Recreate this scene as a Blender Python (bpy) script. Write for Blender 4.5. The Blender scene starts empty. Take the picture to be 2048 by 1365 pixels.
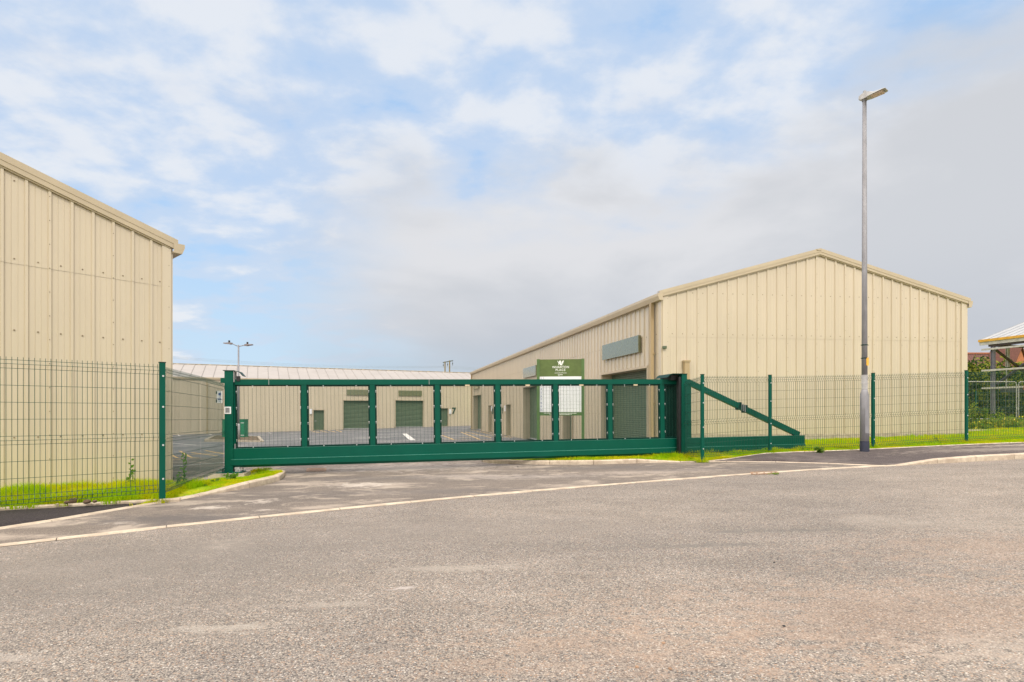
import bpy, bmesh, math, random
import numpy as np
from mathutils import Vector, Matrix, noise as mnoise
random.seed(7); rng = np.random.default_rng(7)
S = bpy.context.scene; COL = S.collection
rad = math.radians
# ------------------------------------------------------------------ camera
cam = bpy.data.cameras.new("camera"); camo = bpy.data.objects.new("camera", cam); COL.objects.link(camo)
F, HX, HY, EYE = 1100.0, 1024.0, 823.0, 1.5
cam.sensor_width = 36; cam.lens = 36*F/2048; cam.shift_y = (HY-682.5)/2048
camo.location = (0, 0, EYE); camo.rotation_euler = (rad(90), 0, 0)
cam.clip_start = .05; cam.clip_end = 3000
S.camera = camo
S.render.resolution_x = 1024; S.render.resolution_y = 682
# ------------------------------------------------------------------ light
S.view_settings.view_transform = 'Standard'; S.view_settings.look = 'None'
S.view_settings.exposure = 1.2; S.view_settings.gamma = 1
SUN_EL, SUN_AZ = 43, 167          # azimuth clockwise from +Y
sd = bpy.data.lights.new("sun", 'SUN'); sd.energy = .8; sd.angle = rad(11); sd.color = (1, .95, .87)
so = bpy.data.objects.new("sun", sd); COL.objects.link(so)
sv = Vector((math.sin(rad(SUN_AZ))*math.cos(rad(SUN_EL)), math.cos(rad(SUN_AZ))*math.cos(rad(SUN_EL)), math.sin(rad(SUN_EL))))
so.rotation_euler = sv.to_track_quat('Z', 'Y').to_euler()

class NT:
    def __init__(s, tree): s.t = tree; s.n = tree.nodes; s.l = tree.links
    def node(s, typ, **kw):
        n = s.n.new(typ)
        for k, v in kw.items(): setattr(n, k, v)
        return n
    def put(s, sock, v):
        if isinstance(v, bpy.types.NodeSocket): s.l.new(v, sock)
        elif isinstance(v, (tuple, list)) and len(v) == 3 and sock.type == 'RGBA': sock.default_value = (*v, 1)
        else: sock.default_value = v
    def math(s, op, a, b=0, c=None):
        n = s.node('ShaderNodeMath', operation=op); s.put(n.inputs[0], a); s.put(n.inputs[1], b)
        if c is not None: s.put(n.inputs[2], c)
        return n.outputs[0]
    def ramp(s, v, a, b, x=0.0, y=1.0, smooth=True):
        n = s.node('ShaderNodeMapRange'); n.interpolation_type = 'SMOOTHSTEP' if smooth else 'LINEAR'
        s.put(n.inputs['Value'], v); n.inputs['From Min'].default_value = a; n.inputs['From Max'].default_value = b
        n.inputs['To Min'].default_value = x; n.inputs['To Max'].default_value = y
        return n.outputs['Result']
    def mix(s, f, a, b, mode='MIX'):
        n = s.node('ShaderNodeMix', data_type='RGBA', blend_type=mode); s.put(n.inputs[0], f); s.put(n.inputs[6], a); s.put(n.inputs[7], b)
        return n.outputs[2]
    def noise(s, vec, scale, detail=4, rough=.55, dist=0.0):
        n = s.node('ShaderNodeTexNoise'); s.put(n.inputs['Vector'], vec); n.inputs['Scale'].default_value = scale
        n.inputs['Detail'].default_value = detail; n.inputs['Roughness'].default_value = rough; n.inputs['Distortion'].default_value = dist
        return n.outputs['Fac']
    def scl(s, vec, k):
        n = s.node('ShaderNodeVectorMath', operation='MULTIPLY'); s.put(n.inputs[0], vec); n.inputs[1].default_value = k
        return n.outputs[0]
    def xyz(s, x, y, z):
        n = s.node('ShaderNodeCombineXYZ'); s.put(n.inputs[0], x); s.put(n.inputs[1], y); s.put(n.inputs[2], z); return n.outputs[0]
    def sep(s, v):
        n = s.node('ShaderNodeSeparateXYZ'); s.put(n.inputs[0], v); return n.outputs
# ------------------------------------------------------------------ sky
W = bpy.data.worlds.new("World"); S.world = W; W.use_nodes = True
W.node_tree.nodes.clear(); w = NT(W.node_tree)
out = w.node('ShaderNodeOutputWorld'); bg = w.node('ShaderNodeBackground'); w.l.new(bg.outputs[0], out.inputs[0])
SKYS = .1; bg.inputs[1].default_value = SKYS
sky = w.node('ShaderNodeTexSky', sky_type='NISHITA'); sky.sun_disc = False
sky.sun_elevation = rad(SUN_EL); sky.sun_rotation = rad(SUN_AZ); sky.air_density = 1.0; sky.dust_density = 1.2; sky.ozone_density = 1.5
KS = 1/(SKYS*2**S.view_settings.exposure)
def kc(r, g, b):    # display value 0-255 -> radiance for this exposure
    f = lambda c: ((c/255+.055)/1.055)**2.4*KS
    return (f(r), f(g), f(b))
tc = w.node('ShaderNodeTexCoord').outputs['Generated']
dx, dy, dz = w.sep(tc)
el = w.math('ARCSINE', dz); az = w.math('ARCTAN2', dx, dy)
dzc = w.math('ADD', w.math('MAXIMUM', dz, 0.0), .22)
pl = w.xyz(w.math('DIVIDE', dx, dzc), w.math('DIVIDE', dy, dzc), 0.0)
wsp = w.noise(pl, .8, 3)
n1 = w.noise(w.scl(pl, (1.0, 1.2, 1.0)), 3.1, 8, .55, .1)
ofs = w.node('ShaderNodeVectorMath', operation='ADD'); w.put(ofs.inputs[0], pl); ofs.inputs[1].default_value = (0, 1.3, 0)
n1b = w.noise(ofs.outputs[0], 1.0, 3, .5)
n2 = w.noise(w.scl(tc, (1.0, 1.0, 2.4)), 2.4, 7, .52, .25)
n3 = w.noise(w.scl(tc, (1.0, 1.0, 2.6)), 1.7, 5, .5, .2)
blue = w.mix(.86, sky.outputs[0], kc(170, 206, 246))
low = w.ramp(el, 0.0, .40, 1, 0)
blue = w.mix(w.math('MULTIPLY', low, .8), blue, kc(206, 228, 243))
cov = w.math('ADD', w.ramp(n1b, .35, .65, -.06, .09, False), w.ramp(el, .14, .44, -.09, .08))
dens = w.math('ADD', n1, cov)
puff = w.math('ADD', w.math('MULTIPLY', w.ramp(dens, .38, .50), .55), w.math('MULTIPLY', w.ramp(dens, .46, .68), .30))
cl = w.mix(w.ramp(dens, .50, .66), kc(208, 221, 240), kc(238, 240, 244))
cl = w.mix(w.ramp(n2, .52, .72, 0, .55), cl, kc(214, 217, 227))
c1 = w.mix(puff, blue, cl)
edge = w.math('ADD', el, w.ramp(n2, .25, .75, -.13, .13, False))
bank = w.math('MULTIPLY', w.ramp(edge, .34, .50, 1, 0), w.ramp(w.math('ADD', az, w.ramp(n3, .25, .75, -.16, .16, False)), -.46, -.02))
grey = w.mix(w.ramp(n2, .38, .60), kc(209, 212, 218), kc(225, 226, 230))
dk = w.math('MULTIPLY', w.ramp(el, .03, .27, 1, 0), w.ramp(n3, .38, .58, .45, 1))
grey = w.mix(dk, grey, kc(191, 197, 207))
grey = w.mix(w.math('MULTIPLY', w.ramp(az, .25, -.25), w.ramp(el, 0.0, .16, .85, 0)), grey, kc(186, 208, 224))
c2 = w.mix(bank, c1, grey)
c3 = w.mix(w.ramp(dz, -.02, 0.0, 1, 0), c2, kc(120, 122, 110))
c3 = w.mix(w.math('MULTIPLY', w.ramp(dy, .60, .25), w.ramp(dz, .0, .05, 0, .8)), c3, kc(226, 221, 216))      # whiter cloud added out of view, sides and behind, for warmer wall light
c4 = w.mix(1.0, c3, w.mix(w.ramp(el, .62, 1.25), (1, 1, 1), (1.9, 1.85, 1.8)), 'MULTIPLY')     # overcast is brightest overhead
c4 = w.mix(1.0, c4, w.mix(w.ramp(dy, .62, .15), (1, 1, 1), (1.75, 1.68, 1.60)), 'MULTIPLY')        # sky out of view, beside and behind on the sun's side, boosted to lift walls
c4 = w.mix(1.0, c4, w.mix(w.math('MULTIPLY', w.ramp(az, -.82, -1.25), w.ramp(az, -2.9, -2.2)), (1, 1, 1), (1.75, 1.68, 1.6)), 'MULTIPLY')      # added glow in the unseen left sky, to light left-facing walls
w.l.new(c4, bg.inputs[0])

# ------------------------------------------------------------------ materials
MATS = {}
def newmat(name):
    m = bpy.data.materials.new(name); m.use_nodes = True; t = NT(m.node_tree)
    return m, t, m.node_tree.nodes['Principled BSDF'], t.node('ShaderNodeNewGeometry').outputs['Position']
def simple(name, col, rough=.6, metal=0.0, var=.12, vs=6.0, bump=0.0, bs=40.0, coat=0.0, stretch=(1, 1, 1)):
    if name in MATS: return MATS[name]
    m, t, p, pos = newmat(name)
    n = t.noise(t.scl(pos, stretch), vs, 5, .6)
    dk = tuple(c*(1-var) for c in col); lt = tuple(min(1, c*(1+var)) for c in col)
    t.put(p.inputs['Base Color'], t.mix(t.ramp(n, .3, .7), dk, lt))
    t.put(p.inputs['Roughness'], t.ramp(t.noise(pos, vs*3, 3), .3, .7, max(.05, rough-.07), min(1, rough+.07)))
    p.inputs['Metallic'].default_value = metal; p.inputs['Coat Weight'].default_value = coat
    if bump:
        b = t.node('ShaderNodeBump'); b.inputs['Strength'].default_value = bump; b.inputs['Distance'].default_value = .01
        t.put(b.inputs['Height'], t.noise(pos, bs, 4)); t.l.new(b.outputs[0], p.inputs['Normal'])
    MATS[name] = m; return m
def cladmat():
    m, t, p, pos = newmat('beige_coated_steel')
    c = t.mix(t.ramp(t.noise(t.scl(pos, (1, 1, .3)), .8, 5, .6), .3, .7), (.535, .483, .385), (.58, .525, .42))
    c = t.mix(t.ramp(t.noise(t.scl(pos, (1, 1, .06)), 11, 5, .7), .52, .80, 0, .13), c, (.455, .40, .315))      # rain streaks
    c = t.mix(t.ramp(t.noise(pos, 3.1, 7, .7), .56, .8, 0, .15), c, (.47, .41, .32))
    t.put(p.inputs['Base Color'], c); t.put(p.inputs['Roughness'], t.ramp(t.noise(pos, 2.5, 3), .3, .7, .30, .42)); p.inputs['Coat Weight'].default_value = .8; p.inputs['Coat Roughness'].default_value = .22; p.inputs['Coat IOR'].default_value = 1.7; p.inputs['Coat Tint'].default_value = (1, .95, .88, 1)
    b = t.node('ShaderNodeBump'); b.inputs['Strength'].default_value = .12; b.inputs['Distance'].default_value = .02
    t.put(b.inputs['Height'], t.noise(t.scl(pos, (1, 1, .5)), 2.2, 3)); t.l.new(b.outputs[0], p.inputs['Normal']); return m
CLAD = cladmat()
TRIM = simple('beige_flashing', (.48, .405, .29), .4, 0, .05, 1.5)
TRIMD = simple('beige_downpipe', (.42, .32, .185), .4, 0, .05, 1.5)
ROOF = simple('pale_roof_sheet', (.36, .335, .315), .6, 0, .05, .6, stretch=(1, 1, 1))
SCREW = simple('screw_head', (.20, .15, .09), .5)
OLIVE = simple('olive_green_paint', (.095, .13, .078), .42, 0, .08, 3)
OLIVEG = simple('glossy_olive_panel', (.12, .14, .07), .25, 0, .05, 2, coat=1.0)
for k_, v_ in (('Coat IOR', 2.0), ('Coat Roughness', .2), ('Coat Tint', (1, .95, .84, 1))): OLIVEG.node_tree.nodes['Principled BSDF'].inputs[k_].default_value = v_
GREEN = simple('green_powder_coat', (.0, .080, .052), .4, 0, .06, 1.5)
GREEN.node_tree.nodes['Principled BSDF'].inputs['Specular IOR Level'].default_value = .18
GREEND = simple('dark_green_powder_coat', (.0, .032, .023), .45, 0, .06, 3)
GREEND.node_tree.nodes['Principled BSDF'].inputs['Specular IOR Level'].default_value = .2
WIRE = simple('green_wire', (.006, .060, .042), .4, 0, .05, 5)
GALV = simple('galvanised_steel', (.25, .25, .27), .6, .2, .16, 9, .05, 60, stretch=(1, 1, .3))
GALVL = simple('light_galvanised_steel', (.40, .398, .405), .6, .1, .2, 5)
WHITE = simple('white_plastic', (.80, .82, .86), .4, 0, .03)
BLACK = simple('black_rubber', (.014, .014, .016), .5, 0, .1)
BOLT = simple('bright_steel_bolt', (.62, .66, .66), .35, .3, .05)
YELLOWT = simple('yellow_sticker', (.80, .42, .05), .5)
PURPLE = simple('grey_purple_primer', (.15, .15, .20), .5, 0, .15, 5)
BROWNST = simple('dark_brown_primer', (.03, .018, .022), .5, 0, .15, 5)
OCHRE = simple('ochre_eave_edge', (.55, .30, .035), .6, 0, .1, 5)
ROOFW = simple('white_grey_roof_sheet', (.40, .405, .41), .5, 0, .06, 2)
BRICK = simple('orange_brick', (.40, .15, .08), .8, 0, .2, 12)
WOOD = simple('weathered_pole_timber', (.16, .12, .05), .85, 0, .25, 8)
SOIL = simple('bare_soil', (.13, .085, .05), .95, 0, .4, 15, .6, 30)
CONC = simple('weathered_concrete', (.42, .36, .28), .85, 0, .18, 7, .2, 50)
BARK = simple('stem_bark', (.10, .07, .04), .85)
FLOWER = simple('yellow_flower', (.75, .62, .03), .6)
RUST = simple('rusty_iron', (.30, .19, .12), .8, 0, .3, 20)
TAN = simple('sand_coloured_tab', (.60, .50, .33), .6)
BLUEINK = simple('blue_print', (.05, .07, .30), .6)
INK = simple('dark_print', (.03, .05, .06), .6)
TEXTW = simple('white_lettering', (.85, .86, .82), .5, 0, .02)
ORANGE = simple('orange_red_plastic', (.75, .13, .06), .5)
NUMG = simple('dark_green_number', (.03, .06, .035), .5)

def kerbmat():
    m, t, p, pos = newmat('kerb_concrete')
    n = t.noise(pos, 6, 6, .6); n2 = t.noise(pos, 45, 4)
    c = t.mix(t.ramp(n, .3, .7), (.44, .355, .27), (.66, .565, .44))
    c = t.mix(t.ramp(t.noise(pos, 2.2, 5), .55, .75, 0, .45), c, (.26, .20, .16))
    t.put(p.inputs['Base Color'], t.mix(t.ramp(n2, .3, .8, 0, .35), c, (.34, .28, .22)))
    p.inputs['Roughness'].default_value = .88
    b = t.node('ShaderNodeBump'); b.inputs['Strength'].default_value = .3; b.inputs['Distance'].default_value = .006
    t.put(b.inputs['Height'], n2); t.l.new(b.outputs[0], p.inputs['Normal']); return m
KERB = kerbmat()

def asphalt(name, base, chips, chipscale=95, chipf=.8, dusty=None, dustlo=.5, dusthi=.75, dustscale=.6, rough=.9, patches=(), gap=.28, stretch=(1, 1, 1), bump=.55):
    """chips: list of (position, colour) picked at random per stone; patches: (x, y, rx, ry, colour, strength) stains"""
    m, t, p, pos = newmat(name)
    v = t.node('ShaderNodeTexVoronoi'); t.put(v.inputs['Vector'], pos); v.inputs['Scale'].default_value = chipscale
    sp = t.sep(v.outputs['Color'])
    cr = t.node('ShaderNodeValToRGB'); cr.color_ramp.interpolation = 'CONSTANT'
    while len(cr.color_ramp.elements) < len(chips): cr.color_ramp.elements.new(.5)
    for e, (q, c) in zip(cr.color_ramp.elements, chips): e.position = q; e.color = (*c, 1)
    t.l.new(sp[0], cr.inputs[0])
    c = t.mix(chipf, base, cr.outputs[0])
    d = v.outputs['Distance']
    c = t.mix(t.ramp(d, .35, .75, 0, gap), c, tuple(q*.25 for q in base))
    big = t.noise(t.scl(pos, stretch), .35, 5, .6); mid = t.noise(t.scl(pos, stretch), 2.1, 6, .62)
    c = t.mix(1.0, c, t.mix(t.ramp(big, .3, .7), (.86, .86, .87), (1.12, 1.10, 1.07)), 'MULTIPLY')
    c = t.mix(1.0, c, t.mix(t.ramp(mid, .3, .7), (.90, .90, .90), (1.09, 1.09, 1.09)), 'MULTIPLY')
    if dusty:
        dn = t.noise(t.scl(pos, stretch), dustscale, 7, .68, .6)
        c = t.mix(t.ramp(dn, dustlo, dusthi, 0, .75), c, dusty)
    px, py, pz = t.sep(pos)
    for (x, y, rx, ry, col, st) in patches:
        a = t.math('DIVIDE', t.math('SUBTRACT', px, x), rx); b = t.math('DIVIDE', t.math('SUBTRACT', py, y), ry)
        r = t.math('SQRT', t.math('ADD', t.math('MULTIPLY', a, a), t.math('MULTIPLY', b, b)))
        r = t.math('ADD', r, t.ramp(t.noise(t.scl(pos, (1, 1.8, 1)), 5.5, 8, .72, .8), .3, .7, -1.1, 1.1, False))
        c = t.mix(t.ramp(r, .25, 1.15, st, 0), c, col)
    t.put(p.inputs['Base Color'], c); p.inputs['Roughness'].default_value = rough; p.inputs['Specular IOR Level'].default_value = .3
    b = t.node('ShaderNodeBump'); b.inputs['Strength'].default_value = bump; b.inputs['Distance'].default_value = .005; b.invert = True
    t.put(b.inputs['Height'], d); t.l.new(b.outputs[0], p.inputs['Normal']); return m
ROADM = asphalt('road_surface_dressing', (.325, .285, .252),
    [(0, (.09, .086, .084)), (.10, (.18, .166, .155)), (.28, (.305, .275, .247)), (.58, (.365, .322, .28)), (.80, (.41, .285, .205)), (.87, (.47, .42, .355)), (.955, (.62, .58, .53))],
    128, .93, (.38, .335, .285), .54, .78, .45, stretch=(.6, 1.3, 1),
    patches=((-3.2, 4.4, 2.6, 1.3, (.205, .185, .165), .5), (-.6, 5.6, 3.0, .8, (.225, .20, .18), .4), (2.2, 3.1, 1.9, .7, (.44, .31, .225), .27), (4.2, 4.4, 1.6, .6, (.44, .31, .23), .24), (.5, 2.7, 1.2, .35, (.42, .30, .22), .22), (2.7, 2.6, .8, .25, (.46, .42, .37), .3), (-.75, 3.75, .10, .035, (.46, .41, .38), .9),
             (-1.6, 3.1, .28, .06, (.42, .38, .33), .55), (-1.15, 3.45, .3, .05, (.40, .36, .31), .45), (-.4, 4.2, .5, .09, (.40, .36, .31), .5), (-2.6, 2.75, .3, .06, (.41, .37, .33), .5),
             (1.6, 4.75, .9, .07, (.16, .15, .14), .6), (2.6, 5.25, .8, .07, (.16, .15, .14), .6)), bump=1.0, gap=.5)
APRON = asphalt('driveway_asphalt', (.205, .176, .155), [(0, (.11, .096, .088)), (.25, (.18, .156, .137)), (.6, (.24, .205, .175)), (.9, (.35, .30, .245))],
    130, .7, (.44, .375, .31), .49, .64, 1.3, stretch=(.8, 1.6, 1),
    patches=((-3.9, 7.15, .28, .14, (.52, .46, .40), .85), (-3.45, 7.6, .22, .2, (.50, .44, .38), .8), (-2.5, 9.2, .5, .38, (.53, .47, .41), .85), (-1.0, 10.2, 1.3, .35, (.40, .35, .31), .6),
             (.2, 9.9, 1.6, .3, (.36, .32, .29), .5), (2.6, 10.3, 1.4, .35, (.42, .36, .31), .6), (-3.6, 6.4, 1.6, .35, (.115, .105, .102), .75), (-1.2, 8.3, 2.2, .28, (.14, .125, .118), .6), (-2.6, 10.1, 1.6, .35, (.13, .118, .112), .65), (1.8, 11.2, 2.2, .35, (.13, .118, .114), .7), (3.6, 10.6, 1.6, .35, (.12, .108, .105), .7), (-3.1, 6.9, .16, .08, (.48, .42, .37), .8), (-2.2, 12.0, 2.4, .9, (.42, .37, .34), .75), (-4.4, 6.2, .2, .1, (.45, .4, .35), .6)), gap=.2, bump=.5)
YARDM = asphalt('yard_asphalt', (.165, .16, .168), [(0, (.13, .127, .135)), (.4, (.17, .165, .172)), (.8, (.21, .205, .21))], 60, .6, (.28, .265, .255), .48, .68, .35, gap=.1, bump=.2)
PATHM = asphalt('new_footpath_asphalt', (.050, .042, .045), [(0, (.030, .026, .028)), (.4, (.052, .044, .047)), (.85, (.10, .085, .085))], 120, .8, (.075, .063, .063), .55, .8, 1.2, gap=.3, bump=.8)
PATHR = asphalt('old_footpath_asphalt', (.105, .088, .088), [(0, (.065, .055, .055)), (.4, (.11, .09, .09)), (.85, (.17, .145, .14))], 120, .7, (.21, .18, .165), .50, .72, .9, gap=.2, bump=.5,
    patches=((11.0, 12.0, 2.6, .5, (.27, .235, .205), .7), (12.5, 12.9, 2.5, .35, (.44, .38, .32), .6)))
def paintmat(name, col, wear=.5):
    m, t, p, pos = newmat(name)
    t.put(p.inputs['Base Color'], t.mix(t.ramp(t.noise(pos, 3.5, 6, .7), .42, .7, 0, wear), col, (.14, .14, .15))); p.inputs['Roughness'].default_value = .7; return m
PW = paintmat('white_road_paint', (.72, .70, .66)); PY = paintmat('yellow_road_paint', (.72, .47, .16))
def grassmat(name, a, b, c, leafy=True):
    m, t, p, pos = newmat(name)
    n = t.noise(pos, 1.6, 5, .65); n2 = t.noise(pos, 23, 3, .6)
    q = t.mix(t.ramp(n, .40, .62), a, b); q = t.mix(t.ramp(t.noise(pos, 4.5, 6, .7), .58, .72, 0, .6), q, (.30, .24, .09)); q = t.mix(t.ramp(n2, .45, .75, 0, .75), q, c)
    t.put(p.inputs['Base Color'], q); p.inputs['Roughness'].default_value = .65; p.inputs['Specular IOR Level'].default_value = .08
    if leafy:
        p.inputs['Subsurface Weight'].default_value = 0
        tr = t.node('ShaderNodeBsdfTranslucent'); t.put(tr.inputs[0], q); mx = t.node('ShaderNodeMixShader'); mx.inputs[0].default_value = .45
        t.l.new(p.outputs[0], mx.inputs[1]); t.l.new(tr.outputs[0], mx.inputs[2]); t.l.new(mx.outputs[0], t.n['Material Output'].inputs[0])
    return m
GRASS = grassmat('lawn_blades', (.36, .56, .006), (.62, .58, .008), (.24, .46, .006))
GROUND = grassmat('grassy_soil', (.26, .38, .01), (.46, .42, .015), (.24, .20, .05), False)
LEAFD = grassmat('dark_hedge_leaves', (.030, .075, .018), (.06, .12, .02), (.018, .045, .012))
LEAFY = grassmat('yellow_green_leaves', (.22, .28, .035), (.36, .36, .06), (.11, .18, .025))
LEAFW = grassmat('weed_leaves', (.13, .27, .03), (.22, .34, .06), (.08, .18, .03))
def tilemat():
    m, t, p, pos = newmat('red_roof_tiles')
    wv = t.node('ShaderNodeTexBrick'); t.put(wv.inputs['Vector'], pos)
    uv = t.node('ShaderNodeTexCoord').outputs['UV']; t.put(wv.inputs['Vector'], uv); wv.inputs['Scale'].default_value = 1
    wv.inputs['Brick Width'].default_value = .28; wv.inputs['Row Height'].default_value = .30; wv.inputs['Mortar Size'].default_value = .035
    t.put(wv.inputs['Color1'], (.115, .042, .030)); t.put(wv.inputs['Color2'], (.165, .060, .042)); t.put(wv.inputs['Mortar'], (.05, .025, .02))
    t.l.new(wv.outputs[0], p.inputs['Base Color']); p.inputs['Roughness'].default_value = .8; return m
TILE = tilemat()

# ------------------------------------------------------------------ mesh helpers
class MB:
    def __init__(s): s.v = []; s.f = []; s.m = []
    def face(s, pts, m=0):
        i = len(s.v); s.v += [tuple(p) for p in pts]; s.f.append(tuple(range(i, i+len(pts)))); s.m.append(m)
    def hexa(s, P, m=0):     # 4 bottom + 4 top, same winding
        i = len(s.v); s.v += [tuple(p) for p in P]
        for q in ((3, 2, 1, 0), (4, 5, 6, 7), (0, 1, 5, 4), (1, 2, 6, 5), (2, 3, 7, 6), (3, 0, 4, 7)):
            s.f.append(tuple(i+k for k in q)); s.m.append(m)
    def box(s, x0, x1, y0, y1, z0, z1, m=0):
        s.hexa([(x0, y0, z0), (x1, y0, z0), (x1, y1, z0), (x0, y1, z0), (x0, y0, z1), (x1, y0, z1), (x1, y1, z1), (x0, y1, z1)], m)
    def beam(s, a, b, wd, ht, up=(0, 0, 1), m=0):      # centred on a-b
        a = Vector(a); b = Vector(b); d = (b-a).normalized(); up = Vector(up)
        r = d.cross(up).normalized(); u = r.cross(d).normalized(); r = r*wd/2; u = u*ht/2
        s.hexa([a-r-u, a+r-u, b+r-u, b-r-u, a-r+u, a+r+u, b+r+u, b-r+u], m)
    def tube(s, pts, rs, n=8, m=0, cap=True):
        pts = [Vector(p) for p in pts]
        if not isinstance(rs, (list, tuple)): rs = [rs]*len(pts)
        base = len(s.v); prev = None
        for k, p in enumerate(pts):
            d = (pts[min(k+1, len(pts)-1)]-pts[max(k-1, 0)]).normalized()
            ref = Vector((0, 0, 1)) if abs(d.z) < .9 else Vector((1, 0, 0))
            x = d.cross(ref).normalized(); y = d.cross(x)
            for j in range(n):
                a = 2*math.pi*j/n + math.pi/n; s.v.append(tuple(p+(x*math.cos(a)+y*math.sin(a))*rs[k]))
        for k in range(len(pts)-1):
            for j in range(n):
                q = (base+k*n+j, base+k*n+(j+1) % n, base+(k+1)*n+(j+1) % n, base+(k+1)*n+j); s.f.append(q); s.m.append(m)
        if cap:
            s.f.append(tuple(base+j for j in range(n))); s.m.append(m)
            s.f.append(tuple(base+(len(pts)-1)*n+j for j in reversed(range(n)))); s.m.append(m)
    def prism(s, poly, o, ax, ay, az, m=0):   # poly in (ax, ay) plane, extruded by az
        o = Vector(o); ax = Vector(ax); ay = Vector(ay); az = Vector(az); n = len(poly)
        A = [o+ax*p[0]+ay*p[1] for p in poly]; B = [q+az for q in A]
        i = len(s.v); s.v += [tuple(q) for q in A+B]
        s.f.append(tuple(range(i, i+n))); s.m.append(m); s.f.append(tuple(reversed(range(i+n, i+2*n)))); s.m.append(m)
        for k in range(n):
            s.f.append((i+k, i+n+k, i+n+(k+1) % n, i+(k+1) % n)); s.m.append(m)
    def build(s, name, mats, parent=None, smooth=False, fixn=True):
        me = bpy.data.meshes.new(name); me.from_pydata(s.v, [], s.f)
        if not isinstance(mats, (list, tuple)): mats = [mats]
        for q in mats: me.materials.append(q)
        me.polygons.foreach_set('material_index', s.m)
        if fixn and len(s.f) < 60000:
            bm = bmesh.new(); bm.from_mesh(me); bmesh.ops.recalc_face_normals(bm, faces=bm.faces); bm.to_mesh(me); bm.free()
        if smooth: me.polygons.foreach_set('use_smooth', [True]*len(s.f))
        me.update()
        o = bpy.data.objects.new(name, me); COL.objects.link(o)
        if parent: o.parent = parent
        return o
def tag(o, label=None, cat=None, group=None, kind=None):
    if label: o['label'] = label
    if cat: o['category'] = cat
    if group: o['group'] = group
    if kind: o['kind'] = kind
    return o
def empty(name, loc=(0, 0, 0), rz=0.0, label=None, cat=None, group=None):
    o = bpy.data.objects.new(name, None); COL.objects.link(o); o.location = loc; o.rotation_euler = (0, 0, rz)
    return tag(o, label, cat, group)
def kids(o): return [c for c in bpy.data.objects if c.parent == o]
def copy_tree(o, parent=None):
    c = o.copy(); COL.objects.link(c); c.parent = parent
    for ch in kids(o): copy_tree(ch, c)
    return c
def text(body, size, o, r, nrm, name, mat, parent, depth=.004, bold=.0, spacing=1.0, align='CENTER'):
    cu = bpy.data.curves.new(name, 'FONT'); cu.body = body; cu.size = size; cu.align_x = align; cu.align_y = 'CENTER'
    cu.extrude = depth; cu.offset = bold*size; cu.space_character = spacing
    t = bpy.data.objects.new(name, cu); COL.objects.link(t); bpy.context.view_layer.update()
    me = bpy.data.meshes.new_from_object(t.evaluated_get(bpy.context.evaluated_depsgraph_get()))
    bpy.data.objects.remove(t)
    r = Vector(r).normalized(); n = Vector(nrm).normalized(); u = n.cross(r)
    M = Matrix(((r.x, u.x, n.x, o[0]), (r.y, u.y, n.y, o[1]), (r.z, u.z, n.z, o[2]), (0, 0, 0, 1)))
    me.transform(M); me.materials.clear(); me.materials.append(mat)
    ob = bpy.data.objects.new(name, me); COL.objects.link(ob)
    if parent: ob.parent = parent
    return ob

# ------------------------------------------------------------------ terrain
def ss(a, b, x):
    t = min(1, max(0, (x-a)/(b-a))); return t*t*(3-2*t)
def R(X, Y):            # height of the paved surface
    c = min(22, max(-18, X)); h = .31+.019*c+.0005*c*c
    yd = -.18-.02*max(0, -X-3)
    q = ss(13.5, 23, Y)*(1-ss(3.0, 5.0, X)); h = h*(1-q)+yd*q
    q2 = ss(7.4, 12.5, Y)*ss(5.0, 6.6, -X)*(1-q)*.85
    return h*(1-q2)+(-.10)*q2
def P(x, y, o=0.0):     # the point on the terrain seen at photo pixel x, y
    kx = (x-HX)/F; ky = (y-HY)/F; z = 1.0
    while z < 300:
        if EYE-ky*z <= R(kx*z, z)+o: break
        z *= 1.002
    return (kx*z, z)
def sheet(name, poly, off, cell, mat, kind='structure', skirt=0):
    bm = bmesh.new(); vs = [bm.verts.new((p[0], p[1], 0)) for p in poly]; bm.faces.new(vs)
    bmesh.ops.triangulate(bm, faces=bm.faces)
    xs = [p[0] for p in poly]; ys = [p[1] for p in poly]
    for ax, lo, hi in ((0, min(xs), max(xs)), (1, min(ys), max(ys))):
        k = math.floor(lo/cell)*cell
        while k < hi:
            k += cell*(1 if abs(k) < 30 else 4)
            co = [0, 0, 0]; co[ax] = k; no = [0, 0, 0]; no[ax] = 1
            bmesh.ops.bisect_plane(bm, geom=bm.verts[:]+bm.edges[:]+bm.faces[:], plane_co=co, plane_no=no)
    f = off if callable(off) else (lambda x, y: off)
    for v in bm.verts: v.co.z = R(v.co.x, v.co.y)+f(v.co.x, v.co.y)
    for q in bm.faces:
        q.smooth = True
        if q.normal.z < 0: q.normal_flip()
    if skirt:
        ex = bmesh.ops.extrude_edge_only(bm, edges=[e for e in bm.edges if e.is_boundary])
        for v in [g for g in ex['geom'] if isinstance(g, bmesh.types.BMVert)]: v.co.z -= skirt
    me = bpy.data.meshes.new(name); bm.to_mesh(me); bm.free(); me.materials.append(mat)
    o = bpy.data.objects.new(name, me); COL.objects.link(o); tag(o, kind=kind); return o
def resample(pts, step):
    out = [Vector(pts[0])]; acc = 0
    P_ = [Vector(p) for p in pts]; tot = sum((P_[i+1]-P_[i]).length for i in range(len(P_)-1)); n = max(1, round(tot/step)); L = tot/n
    tgt = L; run = 0
    for i in range(len(P_)-1):
        d = (P_[i+1]-P_[i]).length
        while tgt <= run+d+1e-6 and len(out) < n+1:
            out.append(P_[i].lerp(P_[i+1], min(1, (tgt-run)/d))); tgt += L
        run += d
    return out
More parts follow.
